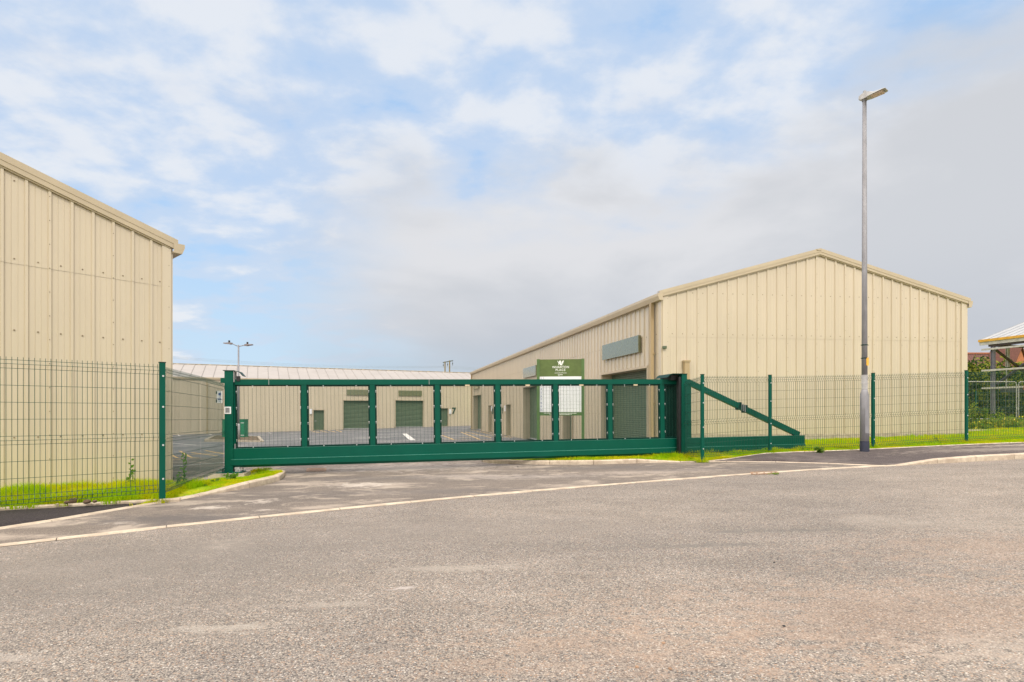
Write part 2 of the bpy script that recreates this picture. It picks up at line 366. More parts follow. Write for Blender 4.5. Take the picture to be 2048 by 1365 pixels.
def smoothline(pts, k=2):
    for _ in range(k):
        q = [pts[0]]
        for a, b in zip(pts, pts[1:]):
            q += [(a[0]*.75+b[0]*.25, a[1]*.75+b[1]*.25), (a[0]*.25+b[0]*.75, a[1]*.25+b[1]*.75)]
        pts = q+[pts[-1]]
    return pts
def kerb(name, pts, wd, hf, label=None):     # hf(x, y) = upstand; the body lies on the left of the line
    mb = MB(); q = resample(smoothline(pts), .915)
    fine = [resample([a, b], .3) for a, b in zip(q, q[1:])]
    allp = q
    for i in range(len(q)-1):
        def nrm(k):
            a = q[max(0, k-1)]; b = q[min(len(q)-1, k+1)]; d = (b-a).normalized(); return Vector((-d.y, d.x))
        a, b = q[i], q[i+1]; g = (b-a).normalized()*.006
        prof = lambda h: [(0, -.08), (0, h-.018), (.018, h), (wd-.006, h), (wd, h-.006), (wd, -.08)]
        rows = []
        for p, n in ((a+g, nrm(i)), (b-g, nrm(i+1))):
            h = hf(p.x, p.y); z = R(p.x, p.y); jz = random.uniform(-.002, .002)
            rows.append([(p.x+n.x*u, p.y+n.y*u, z+hh+jz) for u, hh in prof(h)])
        n_ = len(rows[0])
        for k in range(n_-1): mb.face([rows[0][k], rows[1][k], rows[1][k+1], rows[0][k+1]])
        mb.face(rows[0]); mb.face(rows[1][::-1])
    o = mb.build(name, KERB); tag(o, kind='structure'); return o

px = lambda L, o=0.0: [P(x, y, o) for x, y in L]
front = [(-12, 0.2), (-8, 2.9)]+px([(0, 1095), (130, 1080), (261, 1064.6), (455, 1044), (600, 1029), (820, 1007), (1024, 987.5), (1200, 973.5), (1384, 958), (1546, 946.5), (1700, 936.4), (1822, 931), (1895, 926.6), (1970, 922.5), (2048, 918.4)])+[(14, 12.0), (30, 14.0), (60, 15)]
kerbL = [(-9, .5), (-6.6, 3.8)]+px([(0, 1060.5), (135, 1039.6), (280, 1014), (371, 999), (420, 991), (463, 983), (510, 975), (542, 968.4), (562, 961), (568.5, 957)])+[(-4.28, 10.6), (-4.52, 10.95), (-4.9, 11.35), (-5.4, 11.6), (-6.1, 11.8)]
edgeL = [(-14, 5.0), (-10, 6.0)]+px([(0, 1017), (135, 1010), (263, 1003), (320, 1000.5), (360, 998.5)], .04)
kerbR = [(-.35, 13.9), (-.75, 13.3), (-.66, 12.85), (-.35, 12.5)]+px([(1060, 930), (1138, 930.5), (1200, 930), (1288, 927), (1376, 925), (1546, 925), (1650, 928), (1720, 931.5), (1770, 933.4)])
pathback = [P(1411, 924, .015), P(1475, 915.5, .05), P(1546, 907.7, .08)]+px([(1608, 904.6), (1700, 901.5), (1737, 899.5), (1830, 895), (1933, 890), (2048, 886)], .1)+[(16, 13.9), (30, 15.8), (60, 17)]

# base ground, one sheet to the horizon
xs = sorted(set([-900, -500, -250, -120, -60]+[x*1.5 for x in range(-27, 28)]+[60, 120, 250, 500, 900]))
ys = sorted(set([-300, -100, -40]+[y*1.2 for y in range(-16, 70)]+[95, 120, 180, 300, 600, 1500]))
mb = MB(); mb.v = [(x, y, R(x, y)-.09) for y in ys for x in xs]; nx = len(xs)
for j in range(len(ys)-1):
    for i in range(nx-1): mb.f.append((j*nx+i, j*nx+i+1, (j+1)*nx+i+1, (j+1)*nx+i)); mb.m.append(0)
tag(mb.build('ground', GROUND, smooth=True), kind='structure')
sheet('road', front+[(60, -30), (-40, -30), (-40, -2)], 0, .6, ROADM)
def shift(pts, d):
    q = []
    for i, p in enumerate(pts):
        a = pts[max(0, i-1)]; b = pts[min(len(pts)-1, i+1)]; l = math.hypot(b[0]-a[0], b[1]-a[1]); q.append((p[0]-(b[1]-a[1])/l*d, p[1]+(b[0]-a[0])/l*d))
    return q
i_end = next(i for i, p in enumerate(front) if p[0] > kerbR[-1][0])
sheet('driveway', front[1:i_end]+[kerbR[-1]]+kerbR[::-1][1:]+[(-.3, 14.5), (-1.5, 19.9), (-14, 19.9), (-14, 13.5), (-8, 13), (-6.1, 11.8), (-5.0, 11.3), (-4.5, 10.95)]+kerbL[2:-5][::-1]+[(-6.6, 3.8)], .004, .6, APRON)
sheet('driveway_side', [(-6.2, 11.9), (-5.4, 11.2), (-5.95, 10.6), (-5.45, 9.1), (-5.12, 8.2), (-7.3, 11.8), (-8.0, 13.05), (-8, 13.2), (-6.2, 13.0)], .0, .6, APRON)
sheet('yard_road', [(-60, 19.9), (-1.5, 19.9), (-.3, 14.5), (3.4, 16.7), (4.8, 17.3), (-4.2, 53), (-4.2, 75), (-60, 75)], .004, 1.2, YARDM)
sheet('footpath_left', edgeL[:-1]+shift(smoothline(kerbL), .125)[4:20][::-1], .010, .6, PATHM, skirt=.05)
def offR(x, y):       # rises from the dropped kerb to the back of the path
    d = min(math.hypot(x-p[0], y-p[1]) for p in pathback_f); return .02+.085*max(0, 1-d/1.3)*ss(4.4, 6.0, x) if x < 7.6 else .02*(1-ss(7.6, 9, x))+.1*ss(7.6, 9, x)+(.085*max(0, 1-d/1.3))*(1-ss(7.6, 9, x))
pathback_f = resample(pathback, .3)
iK = next(i for i, p in enumerate(kerbR) if p[0] > 3.7)
sheet('footpath_right', shift(smoothline(kerbR), .125)[4*iK:]+[p for p in shift(smoothline(front), .105) if p[0] > kerbR[-1][0]+.15]+pathback[::-1], offR, .4, PATHR, skirt=.06)
# kerbs
hL = lambda x, y: .012+.085*ss(7.9, 8.7, y)
kerb('kerb_left', kerbL[1:], .13, hL)
kerb('kerb_island', kerbR, .13, lambda x, y: .012+.08*(1-ss(2.7, 3.9, x)))
kerb('kerb_road', front, .11, lambda x, y: .012+.095*ss(7.5, 8.4, x))
kerb('path_edging', edgeL, .05, lambda x, y: .05)
kerb('path_edging_right', pathback, .05, lambda x, y: .03+.085*ss(4.4, 6.2, x))
# grass verges
from mathutils.kdtree import KDTree
class Edge:                # nearest kerb or edging point, to meet its top
    def __init__(e, lines):
        L = [(p.x, p.y, hf(p.x, p.y)) for pts, hf in lines for p in resample(smoothline(pts), .12)]
        e.k = KDTree(len(L)); e.h = [q[2] for q in L]
        for i, q in enumerate(L): e.k.insert((q[0], q[1], 0), i)
        e.k.balance()
    def __call__(e, x, y): co, i, d = e.k.find((x, y, 0)); return e.h[i], d
eL = Edge([(edgeL[:-1], lambda x, y: .05), (kerbL[4:], hL)])
hK = lambda x, y: .012+.08*(1-ss(2.7, 3.9, x)); hP = lambda x, y: .03+.085*ss(4.4, 6.2, x)
eR = Edge([(kerbR[:iK+2], hK), (pathback, hP)])
def offGL(x, y):
    inn = .06+.03*ss(7.2, 8.6, y)*ss(-5.6, -4.6, x)*(1-ss(9.5, 10.6, y))+.05*(1-ss(-5.4, -4.7, x))*(1-ss(8, 9.2, y))
    d0 = math.hypot(x+5.6, y-10.75); inn = inn*ss(.45, .95, d0)-.01
    h, d = eL(x, y); t = ss(.10, .40, d); return (h-.012)*(1-t)+inn*t+.012*mnoise.noise((x*2.2, y*2.2, 0))*t
gl_poly = shift(edgeL, .045)[:-1]+shift(smoothline(kerbL), .12)[4*4+1:-6]+[(-5.45, 11.35), (-5.95, 10.75), (-5.45, 9.1), (-5.12, 8.2), (-7.3, 11.85), (-14, 6.6)]
sheet('verge_left', gl_poly, offGL, .15, GROUND, skirt=.25)
def offGR(x, y):
    inn = .085-.06*ss(14, 17, y)*ss(5, 7, x)+.03*ss(8, 11, x)*(1-ss(14, 16, y))
    h, d = eR(x, y); t = ss(.10, .5, d); return (h-.012)*(1-t)+inn*t+.012*mnoise.noise((x*1.5, y*1.5, 3))*t
gr_poly = shift(smoothline(kerbR), .125)[2:4*iK+1]+shift(pathback, .045)+[(60, 60), (15.5, 60), (15.4, 18.2), (4.9, 17.3), (3.4, 16.7), (-.3, 14.5)]
sheet('verge_right', gr_poly, offGR, .3, GROUND, skirt=.25)

# ------------------------------------------------------------------ yard details
yp = MB(); yy = MB()
def stripe(mb, a, b, wd=.1, wpx=None):
    a = Vector(P(*a)); b = Vector(P(*b)); d = (b-a); L = d.length; d.normalize(); n = Vector((-d.y, d.x))*wd/2
    k = max(1, int(L/1.5))
    for i in range(k):
        p = a+d*L*i/k; q = a+d*L*(i+1)/k
        mb.face([(c.x, c.y, R(c.x, c.y)+.012) for c in (p-n, q-n, q+n, p+n)])
for a, b in (((341, 887), (394, 891.5)), ((394, 891.5), (452, 888)), ((341, 934), (452, 926)), ((341, 893.6), (380, 893.2)), ((355.5, 869.6), (359.7, 872.7)), ((415, 867.5), (424, 870.7)), ((537, 866), (542.5, 867.5)),
             ((755, 869.2), (809, 868)), ((755, 875.5), (780, 875.5)), ((766, 882.7), (867, 880.4)), ((827, 873), (867, 872.6)), ((488, 877), (486, 873))): stripe(yp, a, b, .11)
stripe(yp, (809, 868), (825, 881), .35)
for a, b in (((341, 914), (452, 905)), ((382, 906), (435, 912.8)), ((341, 921), (452, 915)), ((360, 903), (400, 917)), ((410, 902), (448, 909)), ((341, 909), (372, 918)),
             ((884, 871.4), (907.7, 880)), ((883, 866.5), (921, 864.7)), ((930, 864.7), (982, 876)), ((919, 876), (950, 875)), ((941, 861.3), (1024.5, 876)), ((884, 880), (990, 880)), ((921, 864.7), (960, 880)),
             ((958, 864), (990, 866)), ((966, 867.5), (1000, 869)), ((975, 871), (1012, 872.5)), ((985, 874.5), (1024, 876)), ((950, 862), (975, 863)),
             ((620, 866.2), (684, 864.5)), ((622, 862.5), (640, 866)), ((640, 862), (656, 865.6)), ((656, 861.5), (672, 865.2)), ((672, 861), (684, 864.6)), ((570, 864), (606, 862.4))): stripe(yy, a, b, .1)
tag(yp.build('white_road_markings', PW, fixn=False), kind='structure'); tag(yy.build('yellow_road_markings', PY, fixn=False), kind='structure')
# planted island with kerb round it
isl = px([(412, 884), (525, 884.5), (517, 876.5), (430, 876.5)])
ci = Vector((sum(p[0] for p in isl)/4, sum(p[1] for p in isl)/4))
mb = MB(); zi = R(*ci)
for a, b in zip(isl, isl[1:]+isl[:1]): mb.beam((a[0], a[1], zi+.05), (b[0], b[1], zi+.05), .18, .2)
kb = tag(mb.build('kerb_bed', CONC), kind='structure')
mb = MB(); mb.face([(p[0], p[1], zi+.12) for p in isl]); tag(mb.build('soil_bed', SOIL, fixn=False), kind='structure')
# drain grate and cover
def flatplate(name, quad, mat, label, cat, slots):
    q = [Vector(p) for p in px(quad)]; c = sum(q, Vector((0, 0)))/4
    t = empty(name, (c.x, c.y, R(c.x, c.y)), 0, label, cat)
    fr = MB(); bars = MB(); n = slots
    P3 = lambda u, v: (lambda p: (p.x-c.x, p.y-c.y, R(p.x, p.y)-R(c.x, c.y)+.008))((q[0].lerp(q[1], u)).lerp(q[3].lerp(q[2], u), v))
    for a, b in (((0, 0), (1, 0)), ((1, 0), (1, 1)), ((1, 1), (0, 1)), ((0, 1), (0, 0))): fr.beam(P3(*a), P3(*b), .04, .012)
    bars.face([tuple(Vector(P3(*k))-Vector((0, 0, .002))) for k in ((0, 0), (1, 0), (1, 1), (0, 1))], 1)
    for k in range(n): u = (k+.7)/(n+.4); bars.beam(P3(u-.02, .06), P3(u+.02, .94), .022, .012)
    fr.build('frame', mat, t); bars.build('grating', [mat, BLACK if slots > 6 else mat], t)
flatplate('drain_grate', [(614, 944), (650, 943.5), (651, 938), (616, 938)], RUST, 'rusty slotted drain grate in the driveway under the gate', 'drain grate', 12)
flatplate('manhole_cover', [(1505, 950), (1556, 948.5), (1551, 945), (1502, 946)], RUST, 'brown rusty utility cover at the road edge', 'utility cover', 3)

# ------------------------------------------------------------------ warehouses
PROF = [(0, 0), (.012, .035), (.052, .035), (.064, 0), (.145, 0), (.150, .005), (.160, .005), (.165, 0), (.235, 0), (.240, .005), (.250, .005), (.255, 0)]
def V3(p, z): return (p[0], p[1], z)
def clad(mb, O, d, n, L, zb, zt, openings=(), seam=None, screws=(), lap=True, phase=0.0):
    O = Vector(O); d = Vector(d); n = Vector(n)
    pts = []; k = -1
    while k*.3333 < L+.4:
        for u, o in PROF:
            s = k*.3333+u+phase
            pts.append((s, o))
        k += 1
    cuts = [0, L]+[e for a, b, c, e_ in openings for e in (a, b)]
    def offat(s):
        for (a, oa), (b, ob) in zip(pts, pts[1:]):
            if a <= s <= b: return oa+(ob-oa)*(s-a)/(b-a) if b > a else oa
        return 0
    pts = [p for p in pts if 0 < p[0] < L]+[(c, offat(c)) for c in cuts]; pts.sort()
    extra = []
    if callable(zt): pass
    ztf = zt if callable(zt) else (lambda s: zt)
    for (a, oa), (b, ob) in zip(pts, pts[1:]):
        if b-a < 1e-5: continue
        m_ = (a+b)/2; spans = [[zb, None]]
        for (s0, s1, z0, z1) in openings:
            if s0 < m_ < s1:
                spans = [[z1, None]] if z0 <= zb+.01 else [[zb, z0], [z1, None]]
        for lo, hi in spans:
            ta = ztf(a) if hi is None else hi; tb = ztf(b) if hi is None else hi
            lv = [(lo, lo, 0)]
            if seam and lo < seam < min(ta, tb):
                lv.append((seam, seam, 0))
            lv.append((ta, tb, 0))
            for i, (l0, l1) in enumerate(zip(lv, lv[1:])):
                up = .006 if (seam and i == len(lv)-2 and lo < seam) else 0
                pa = O+d*a+n*(oa+up); pb = O+d*b+n*(ob+up)
                mb.face([V3(pa, l0[0]), V3(pb, l0[1]), V3(pb, l1[1]), V3(pa, l1[0])])
    inop = lambda s, z: any(a-.1 < s < b+.1 and z0-.1 < z < z1+.1 for a, b, z0, z1 in openings)
    k = 0
    while k*.3333+phase+.2 < L:
        s = k*.3333+phase+.2
        for z in screws:
            if 0 < s and z < ztf(s)-.15 and not inop(s, z):
                c = O+d*s+n*.008; r = .011; mb.hexa([V3(c-d*r-n*.02, z-r), V3(c+d*r-n*.02, z-r), V3(c+d*r+n*.006, z-r), V3(c-d*r+n*.006, z-r), V3(c-d*r-n*.02, z+r), V3(c+d*r-n*.02, z+r), V3(c+d*r+n*.006, z+r), V3(c-d*r+n*.006, z+r)], 1)
        if lap and k % 3 == 0:
            s = k*.3333+phase+.038; z = zb+.2
            while 0 < s < L and z < ztf(s)-.1:
                if not inop(s, z):
                    c = O+d*s+n*.039; r = .007; mb.hexa([V3(c-d*r, z-r), V3(c+d*r, z-r), V3(c+d*r+n*.006, z-r), V3(c-d*r+n*.006, z-r), V3(c-d*r, z+r), V3(c+d*r, z+r), V3(c+d*r+n*.006, z+r), V3(c-d*r+n*.006, z+r)], 1)
                z += .45
        k += 1
def slatted(mb, O, d, n, a, b, z0, z1, depth, pitch=.078):
    O = Vector(O); z = z0
    pa = O+d*a-n*depth; pb = O+d*b-n*depth
    while z < z1-.001:
        t = min(pitch, z1-z)
        for (u0, h0), (u1, h1) in zip([(0, 0), (.004, .12), (.016, .35), (.016, .75), (.004, .94), (0, 1)], [(.004, .12), (.016, .35), (.016, .75), (.004, .94), (0, 1)]):
            mb.face([V3(pa+n*u0, z+h0*t), V3(pb+n*u0, z+h0*t), V3(pb+n*u1, z+h1*t), V3(pa+n*u1, z+h1*t)])
        z += t
def obox(mb, O, d, n, s0, s1, n0, n1, z0, z1, m=0):
    O = Vector(O); c = lambda s, q: O+d*s+n*q
    mb.hexa([V3(c(s0, n0), z0), V3(c(s1, n0), z0), V3(c(s1, n1), z0), V3(c(s0, n1), z0), V3(c(s0, n0), z1), V3(c(s1, n0), z1), V3(c(s1, n1), z1), V3(c(s0, n1), z1)], m)
def opening(root, O, d, n, a, b, z0, z1, kind, dep=.42):
    """reveal, lintel and the door or shutter leaf set back in it"""
    j = MB()
    for s0, s1 in ((a-.03, a), (b, b+.03)): obox(j, O, d, n, s0, s1, -dep, .045, z0, z1)
    obox(j, O, d, n, a-.03, b+.03, -dep, .045, z1, z1+.03)
    obox(j, O, d, n, a-.08, b+.08, .036, .06, z1+.0, z1+.075)
    for s0, s1 in ((a-.075, a-.003), (b+.003, b+.075)): obox(j, O, d, n, s0, s1, .036, .052, z0, z1)
    if kind == 'shutter':
        m = MB(); slatted(m, O, d, n, a+.004, b-.004, z0, z1-.004, dep-.02)
        sh = m.build('roller_shutter', OLIVE, root)
        f = MB(); obox(f, O, d, n, a, b, -dep, -dep+.07, z0, z0+.07); f.build('bottom_bar', GALVL, sh)
        j.build('shutter_surround', TRIM, root)
    else:
        m = MB(); obox(m, O, d, n, a, b, -dep-.04, -dep+.03, z0+.02, z1)
        for s0, s1, q0, q1 in ((a, a+.05, z0, z1), (b-.05, b, z0, z1), (a, b, z1-.05, z1)): obox(m, O, d, n, s0, s1, -dep+.03, -dep+.06, q0, q1)
        dr = m.build('door', OLIVE, root)
        h = MB(); obox(h, O, d, n, a+.12, a+.30, -dep+.03, -dep+.07, z0+.95, z0+1.0); h.build('door_handle', GALVL, dr)
        obox(j, O, d, n, a, b, -dep, .02, z0, z0+.02)
        j.build('door_surround', TRIM, root)
def fascia(root, O, d, n, a, b, z0, z1):
    m = MB(); obox(m, O, d, n, a, b, .05, .14, z0, z1); m.build('fascia_sign', OLIVEG, root)

def warehouse(name, label, C, g, Wd, s, L, zb, eave, rise, side_open=(), gable_zb=None, seam=None, gseam=None, screws=(), gscrews=(), gphase=0.0, roof_over=.07, pipes=(), trimh=.2, sphase=0.1, gw=.20):
    C = Vector(C); g = Vector(g).normalized(); s = Vector(s).normalized()
    gn = Vector((g.y, -g.x)); gn = gn if gn.dot(s) < 0 else -gn       # gable normal points away from the building
    sn = Vector((s.y, -s.x)); sn = sn if sn.dot(g) < 0 else -sn
    root = empty(name, (0, 0, 0), 0, label, 'warehouse')
    gz = zb if gable_zb is None else gable_zb
    prof = lambda q: eave+rise*(1-abs(q-Wd/2)/(Wd/2))
    m = MB(); clad(m, C, g, gn, Wd, gz, prof, (), gseam, gscrews, True, gphase); m.build('gable_wall', [CLAD, SCREW], root, fixn=False)
    m = MB(); clad(m, C, s, sn, L, zb, eave, side_open_rect(side_open), seam, screws, True, sphase); m.build('side_wall', [CLAD, SCREW], root, fixn=False)
    m = MB()           # the two walls turned away
    A = C+g*Wd; B = C+s*L; D = A+s*L
    m.face([V3(A, zb), V3(D, zb), V3(D, eave), V3(A, eave)]); mid = B.lerp(D, .5)
    m.face([V3(B, zb), V3(D, zb), V3(D, eave), V3(mid, eave+rise), V3(B, eave)]); m.build('rear_wall', CLAD, root, fixn=False)
    # roof: two pitched slabs with standing ribs
    for side in (0, 1):
        m = MB(); e0 = C if side == 0 else A; dirin = g if side == 0 else -g
        over = roof_over; nr = int(L)+1; half = Wd/2
        dz = rise/half
        p = lambda q, t, h: V3(e0+dirin*t+s*q, eave+dz*t+h)
        x0, x1 = -over+.02, L+over-.02
        m.hexa([p(x0, -.1, .03), p(x1, -.1, .03), p(x1, half, .03), p(x0, half, .03), p(x0, -.1, .09), p(x1, -.1, .09), p(x1, half, .09), p(x0, half, .09)])
        q = x0+.05
        while q < x1:
            m.hexa([p(q+.06, -.1, .088), p(q+.10, -.1, .088), p(q+.10, half, .088), p(q+.06, half, .088), p(q+.06, -.1, .094), p(q+.10, -.1, .094), p(q+.10, half, .094), p(q+.06, half, .094)], 1)  # joint stripe by each rib, darkened to stand for the rib's side shading
            m.hexa([p(q, -.1, .088), p(q+.06, -.1, .088), p(q+.06, half, .088), p(q, half, .088), p(q+.015, -.1, .125), p(q+.045, -.1, .125), p(q+.045, half, .125), p(q+.015, half, .125)])
            q += 1.0
        m.build('roof', [ROOF, simple('roof_joint_rib_shade', (.22, .205, .19), .7)], root)
    m = MB(); rp = C+g*Wd/2; zr = eave+rise
    m.beam(V3(rp-s*.1, zr+.115), V3(rp+s*(L+.1), zr+.115), .30, .04)
    q = .3
    while q < L: m.beam(V3(rp+s*q-g*.19, zr+.075), V3(rp+s*(q+.25)-g*.19, zr+.075), .03, .06); q += 1.0
    m.build('ridge_cap', TRIM, root)
    # verge flashing on the visible gable
    for side in (0, 1):
        m = MB(); e0 = C if side == 0 else A; dirin = g if side == 0 else -g; dz = rise/(Wd/2)
        ext = .12; half = Wd/2
        a = lambda t, q, h: V3(e0+dirin*t+gn*q, eave+dz*t+h)
        H = lambda q0, q1, h0, h1: m.hexa([a(-ext, q0, h0), a(-ext, q1, h0), a(half, q1, h0), a(half, q0, h0), a(-ext, q0, h1), a(-ext, q1, h1), a(half, q1, h1), a(half, q0, h1)])
        mid_ = .12-trimh*.45
        H(.02, .085, -trimh+.12, mid_); H(.02, .094, mid_, .15); H(-.16, .094, .15, .165)
        m.hexa([a(.02, .03, -trimh+.09), a(.02, .06, -trimh+.09), a(half, .06, -trimh+.09), a(half, .03, -trimh+.09), a(.02, .03, -trimh+.12), a(.02, .06, -trimh+.12), a(half, .06, -trimh+.12), a(half, .03, -trimh+.12)])
        m.build('verge_flashing', TRIM, root)
    # corner flashings
    m = MB(); obox(m, C, g, gn, 0, .17, .0, .043, gz, eave+.0); obox(m, C, s, sn, -.0, .17, .0, .043, gz, eave-.02); m.build('corner_flashing', CLAD, root)
    m = MB(); obox(m, C, g, gn, Wd-.17, Wd+.043, .0, .043, gz, eave+.02); obox(m, A, s, -sn, -.04, .17, .0, .043, gz, eave-.02); m.build('corner_flashing', CLAD, root)
    # gutters
    for O_, nn in ((C, sn), (A, -sn)):
        m = MB(); x0, x1 = -.10, L+.1; c = lambda q, t, z: V3(Vector(O_)+s*q+nn*t, z)
        pr = [(.03, -.16), (gw-.05, -.16), (gw, -.03), (gw, .05), (gw-.015, .05), (gw-.015, -.02), (gw-.06, -.14), (.03, -.14)]
        A_ = [c(x0, t, eave+z) for t, z in pr]; B_ = [c(x1, t, eave+z) for t, z in pr]
        for i in range(len(pr)): k = (i+1) % len(pr); m.face([A_[i], B_[i], B_[k], A_[k]])
        m.face([c(x0, t, eave+z) for t, z in pr[:4]]+[c(x0, .03, eave+.05)]); m.face([c(x1, t, eave+z) for t, z in pr[:4]]+[c(x1, .03, eave+.05)])
        m.build('gutter', TRIM, root)
    for q in pipes:
        m = MB(); obox(m, C, s, sn, q, q+.11, .06, .17, zb, eave-.16)
        for z in (zb+.6, zb+2.2, zb+3.8): obox(m, C, s, sn, q-.03, q+.14, .04, .10, z, z+.05)
        m.build('downpipe', TRIMD, root)
    return root, C, g, gn, s, sn
def side_open_rect(L): return [(a, b, z0-.3, z1) for a, b, z0, z1, k in L]

# right-hand block with units along its side
zf = -.18
s_of = lambda z: (z-17.2)/.9714
def so_px(x): return s_of(8.905/((x-1024)/F+.2445))
ops = []
for x0, x1 in ((1296, 1205), (1078, 1048), (963, 947.4)): ops.append((so_px(x0), so_px(x1), zf, 2.93, 'shutter'))
for x0, x1 in ((1145, 1127), (1022.4, 1013.6), (984.6, 977.9)): ops.append((so_px(x0), so_px(x1), zf, 1.95, 'door'))
rw = warehouse('warehouse', 'right beige ribbed warehouse showing its full gable behind the street lamp', (4.7, 17.2), (.9939, .1105), 10.49, (-.2375, .9714), 35.7, zf-.3, 5.12, 1.46, ops,
    gable_zb=.77, gseam=3.83, gscrews=(3.93, 5.22), screws=(1.4, 3.95), gphase=.12, pipes=(.42, 35.2), sphase=.16, trimh=.15)
root, C, g, gn, s, sn = rw
for a, b, z0, z1, k in ops: opening(root, C, s, sn, a, b, z0, z1, k)
for x0, x1 in ((1284, 1211), (1076, 1050.5), (960, 949)): fascia(root, C, s, sn, so_px(x0), so_px(x1), 3.49, 4.06)
right = -s
q = so_px(1006.5); text('9', .62, V3(C+s*q+sn*.06, 1.52), V3(right, 0), V3(sn, 0), 'unit_number', NUMG, root, .01, .02)
q = so_px(986.5); text('8', .62, V3(C+s*q+sn*.06, 1.48), V3(right, 0), V3(sn, 0), 'unit_number', NUMG, root, .01, .02)
q = so_px(1116); text('10', .62, V3(C+s*q+sn*.06, 1.52), V3(right, 0), V3(sn, 0), 'unit_number', NUMG, root, .01, .02)
for x in (1012.3, 985.4, 1123):
    m = MB(); q = so_px(x); obox(m, C, s, sn, q-.07, q+.07, .03, .12, 1.5, 1.9); m.build('key_box', WHITE, root)
m = MB(); obox(m, C, g, gn, .66, .82, .02, .17, .5, 3.04); obox(m, C, g, gn, .64, .84, .02, .19, 3.04, 3.09); m.build('service_duct', TRIMD, root)
m = MB(); obox(m, C, g, gn, -.02, 10.52, -.2, .03, -.2, .768); m.build('plinth', CONC, root)
m = MB(); obox(m, C, g, gn, -.02, .10, .05, .12, 3.45, 3.53); m.build('bracket', OLIVE, root)

# left-hand block, gable only
lw = warehouse('warehouse', 'left beige ribbed warehouse gable cut by the photo edge behind the mesh fence', (-7.42, 11.95), (-.652, -.758), 10.5, (-.758, .652), 26, -.5, 5.1, 1.66, (),
    gseam=4.19, gscrews=(1.02, 2.98, 4.28, 5.7), gphase=.005, pipes=(.5,), trimh=.175, gw=.25)

# far block, long side and roof
FO = Vector((-20.5, 58.5)); fd = Vector((.908, .4195)).normalized(); T0 = -22
def t_px(x): k = (x-1024)/F; return (58.5*k+20.5)/(.908-.4195*k)-T0
ops = []
for x0, x1, k, h in ((627, 648, 'door', 2.12), (687, 0, 'shutter', 3.1), (791, 0, 'shutter', 3.05), (0, 896, 'door', 2.1)):
    a = t_px(x0) if x0 else None; b = t_px(x1) if x1 else None
    if k == 'shutter': b = a+3.2
    if a is None: a = b-1.06
    p = FO+fd*((a+b)/2+T0); z0 = R(p.x, p.y)+.02; ops.append((a, b, z0, z0+h, k))
fw = warehouse('warehouse', 'long low beige warehouse with pale roof at the far end of the yard', FO+fd*T0, (-fd.y, fd.x), 10.5, fd, 47, -.9, 4.78, 1.6, ops, screws=(1.3, 3.2), pipes=(t_px(413),))
root, C, g, gn, s, sn = fw
for a, b, z0, z1, k in ops: opening(root, C, s, sn, a, b, z0, z1, k, .3)
for x0, wd in ((693.4, 2.7), (796.5, 2.7)): a = t_px(x0); fascia(root, C, s, sn, a, a+wd, 3.25, 3.85)
q = t_px(907.5); text('7', 1.0, V3(C+s*q+sn*.06, 1.52), V3(s, 0), V3(sn, 0), 'unit_number', NUMG, root, .01, .03)
for x in (900, 621.4):
    m = MB(); q = t_px(x); obox(m, C, s, sn, q-.12, q+.12, .03, .16, 1.2, 1.75); m.build('key_box', WHITE, root)

# ------------------------------------------------------------------ sliding gate
ge = Vector((.9798, .2003)); G0 = Vector((-5.58, 11.0)); gang = math.atan2(ge.y, ge.x); GZ = .38; SL = .0118
def U(x): k = (x-1024)/F; return (11*k+5.58)/(.9798-.2003*k)
gate = empty('sliding_gate', (G0.x, G0.y, GZ), gang, 'green steel sliding gate with mesh bays closed across the driveway', 'gate')
gate.rotation_euler = (0, -SL, gang)
BT, RT, RB = .375, 1.755, 1.645
uE = U(1604)
m = MB()     # bottom beam profile (y toward the viewer is negative)
pr = [(-.10, .375), (-.10, .175), (-.125, .160), (-.125, .050), (-.075, .0), (.075, .0), (.10, .04), (.10, .375)]
m.prism([(a, b) for a, b in pr], (0, 0, 0), (0, 1, 0), (0, 0, 1), (uE, 0, 0)); m.build('bottom_beam', GREEN, gate)
m = MB(); m.box(-.004, uE+.004, -.1005, -.0985, .374, .377); m.box(0, uE, -.1265, -.124, .158, .1635); m.build('beam_highlight', simple('edge_highlight', (.10, .32, .26), .3), gate)  # pale strips: highlights on the beam's top edge and ledge, put into colour
m = MB(); m.box(0, U(1380), -.055, .055, RB, RT); m.build('top_rail', GREEN, gate)
for k, x in enumerate((541, 860)):
    m = MB(); u = U(x); m.box(u-.004, u+.004, -.057, -.05, RB, RT); m.build('weld_seam', GALVL, gate)
st = [(466, 473), (605, 616), (741, 752), (871, 881), (991, 1001.5), (1107, 1116), (1215.5, 1224.5), (1320, 1328), (1374, 1381)]
st = [(U(a), U(b)) for a, b in st]
for i_, (a, b) in enumerate(st):
    m = MB(); c = (a+b)/2; hw = .034 if i_ == 0 else .05; m.box(c-hw, c+hw, -.05, .05, BT, RB); m.build('stile', GREEN, gate)
sc = [(a+b)/2 for a, b in st]; sc[0] -= .016
